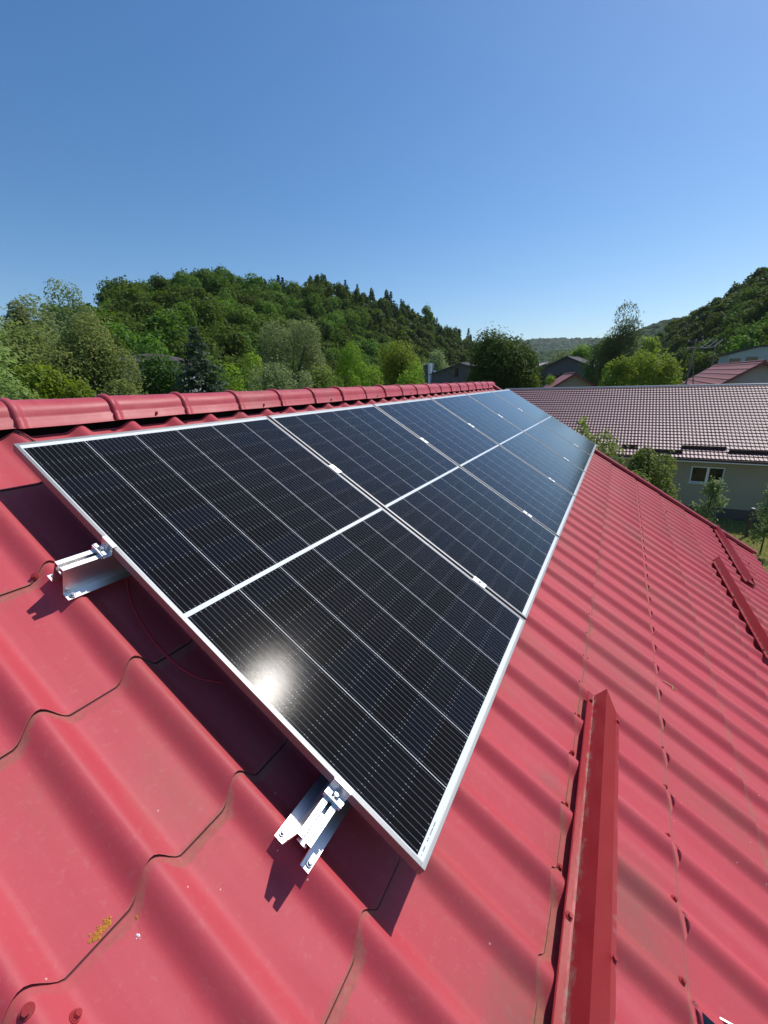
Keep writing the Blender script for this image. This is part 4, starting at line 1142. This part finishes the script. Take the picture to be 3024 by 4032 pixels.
PT_(1460, 1450, 140, 30, 'brownish green bush left of the yellow tree', L_yellow, n=8000, leaf=.085, seed=29, crown0=.2)
PT_(1565, 1345, 190, 38, 'yellow tinged round tree before the hill', L_yellow, n=18000, leaf=.10, seed=30, crown0=.2, lobes=30)
PT_(1632, 1430, 170, 31, 'bright green bushy tree right of the yellow tree', L_fresh, n=14000, leaf=.085, seed=31, crown0=.15, lobes=28)
PT_(1712, 1385, 130, 95, 'pale willow behind the dark grey house', L_grey, n=9000, leaf=.2, seed=32, crown0=.2)
PT_(1978, 1312, 290, 46, 'big round dark green tree by the end of the ridge', L_dark, n=50000, leaf=.145, seed=33, crown0=.12, lobes=36, lobe=.44)
PT_(2085, 1480, 90, 44, 'small bright bush at the foot of the big dark tree', L_fresh, n=6000, leaf=.12, seed=34, crown0=.3)
PT_(2285, 1358, 110, 105, 'light green tree beside the grey house', L_fresh, n=9000, leaf=.2, seed=35, crown0=.2)
PT_(2215, 1380, 110, 120, 'pale rounded tree behind the grey house', L_grey, n=6000, leaf=.22, seed=36, crown0=.2)
PT_(2462, 1205, 150, 66, 'tall slender birch with drooping twigs', L_birch, n=24000, leaf=.17, seed=37, crown0=.12, lobes=70, lobe=.42, shape='column', droop=.9, aspect=.28, bark=m_barkpale, name='birch', fill=.1, r=.16)
PT_(2375, 1335, 150, 72, 'dark drooping tree left of the birch', L_dark, n=11000, leaf=.17, seed=38, crown0=.1, droop=.8, shape='column', aspect=.3, lobes=50, lobe=.45)
PT_(2560, 1325, 90, 80, 'thin brownish tree right of the birch', L_yellow, n=6000, leaf=.16, seed=39, crown0=.2, shape='column', lobe=.45, lobes=40)
PT_(2430, 1428, 150, 45, 'yellow green leafy tree below the birch', L_yellow, n=14000, leaf=.11, seed=40, crown0=.15)
PT_(2545, 1388, 250, 46, 'broad yellow green tree beside the ribbed red roof', L_yellow, n=24000, leaf=.11, seed=41, crown0=.15, lobes=34, lobe=.30)
PT_(2650, 1462, 70, 48, 'small light sapling left of the ribbed red roof', L_fresh, n=3000, leaf=.10, seed=42, crown0=.2)
PT_(2170, 1480, 70, 60, 'low shrub before the grey house', L_fresh, n=3000, leaf=.12, seed=43, crown0=.2)
# between our gable and the long house
PT_(2305, 1655, 95, 15.0, 'slim leafy shoot above the corner of the farthest panel', L_fresh, n=4500, leaf=.055, seed=50, crown0=.35, shape='column', lobe=.5, lobes=40, name='shrub')
PT_(2440, 1715, 400, 15.5, 'wide green shrub beyond the gable verge', L_mid, n=20000, leaf=.06, seed=51, crown0=.1, lobes=30, lobe=.32, name='shrub')
PT_(2585, 1775, 250, 16.5, 'green shrub below the maroon eave', L_mid, n=16000, leaf=.06, seed=52, crown0=.1, lobes=26, lobe=.34, name='shrub')
PT_(2815, 1885, 115, 24.5, 'young tree with glossy pale leaves under the window', L_grey, n=1700, leaf=.075, seed=53, crown0=.10, lobes=16, lobe=.5, fill=.85, shape='cone', name='young_tree', r=.03)
PT_(3068, 1890, 110, 24, 'young leafy tree at the right edge by the post', L_grey, n=1500, leaf=.075, seed=54, crown0=.15, lobes=14, lobe=.5, fill=.85, name='young_tree', r=.03)
# fence post
b = at_z(2940, 2112, GZ); t_ = at_d(2966, 2003, math.hypot(b[0] - CAM[0], b[1] - CAM[1]))
bm = bmesh.new(); tube(bm, [(b[0], b[1], GZ - .2), (t_[0], t_[1], t_[2])], [.09, .08], 10); po = bmobj('fence_post', bm, m_wood, smooth=False, label='dark wooden fence post standing in the grass', cat='fence post')
bm = bmesh.new(); cyl(bm, (t_[0], t_[1], t_[2] + .002), (0, 0, 1), .085, .07, .03, 10); bmobj('post_cap', bm, m_white, po)
# grass tufts round the post
rng = np.random.default_rng(77); n = 26000
P = np.stack([rng.uniform(17, 27.9, n), rng.uniform(-16, 2, n), np.full(n, GZ)], 1)
L = rng.uniform(.05, .20, n); a_ = rng.uniform(0, 6.283, n); tx = rng.normal(0, .05, (n, 2))
v = np.stack([P + np.stack([np.cos(a_) * .012, np.sin(a_) * .012, 0 * a_], 1), P - np.stack([np.cos(a_) * .012, np.sin(a_) * .012, 0 * a_], 1), P + np.concatenate([tx, L[:, None]], 1)], 1).reshape(-1, 3)
L_gr = mk_leaf('grass blades', (.16, .17, .035), (.46, .42, .13), .4)
meshobj('grass', v, np.arange(3 * n).reshape(n, 3), L_gr, attrs={'rnd': ('FACE', rng.random(n))}, kind='stuff', label='dry yellowish grass in the yard between the houses', cat='grass')

# ------------------------------------------------------------------ air
bm = bmesh.new(); box(bm, -60, 3400, -2200, 3200, GZ - 1, 330)
hz = bpy.data.materials.new('air'); hz.use_nodes = True; n_ = hz.node_tree; n_.nodes.remove(n_.nodes['Principled BSDF'])
pv = n_.nodes.new('ShaderNodeVolumePrincipled'); pv.inputs['Color'].default_value = (.80, .90, 1, 1); pv.inputs['Density'].default_value = .00008; pv.inputs['Anisotropy'].default_value = .3
n_.links.new(pv.outputs[0], n_.nodes['Material Output'].inputs['Volume'])
bmobj('haze', bm, hz, kind='stuff', label='pale blue air veiling the farthest hills', cat='haze')
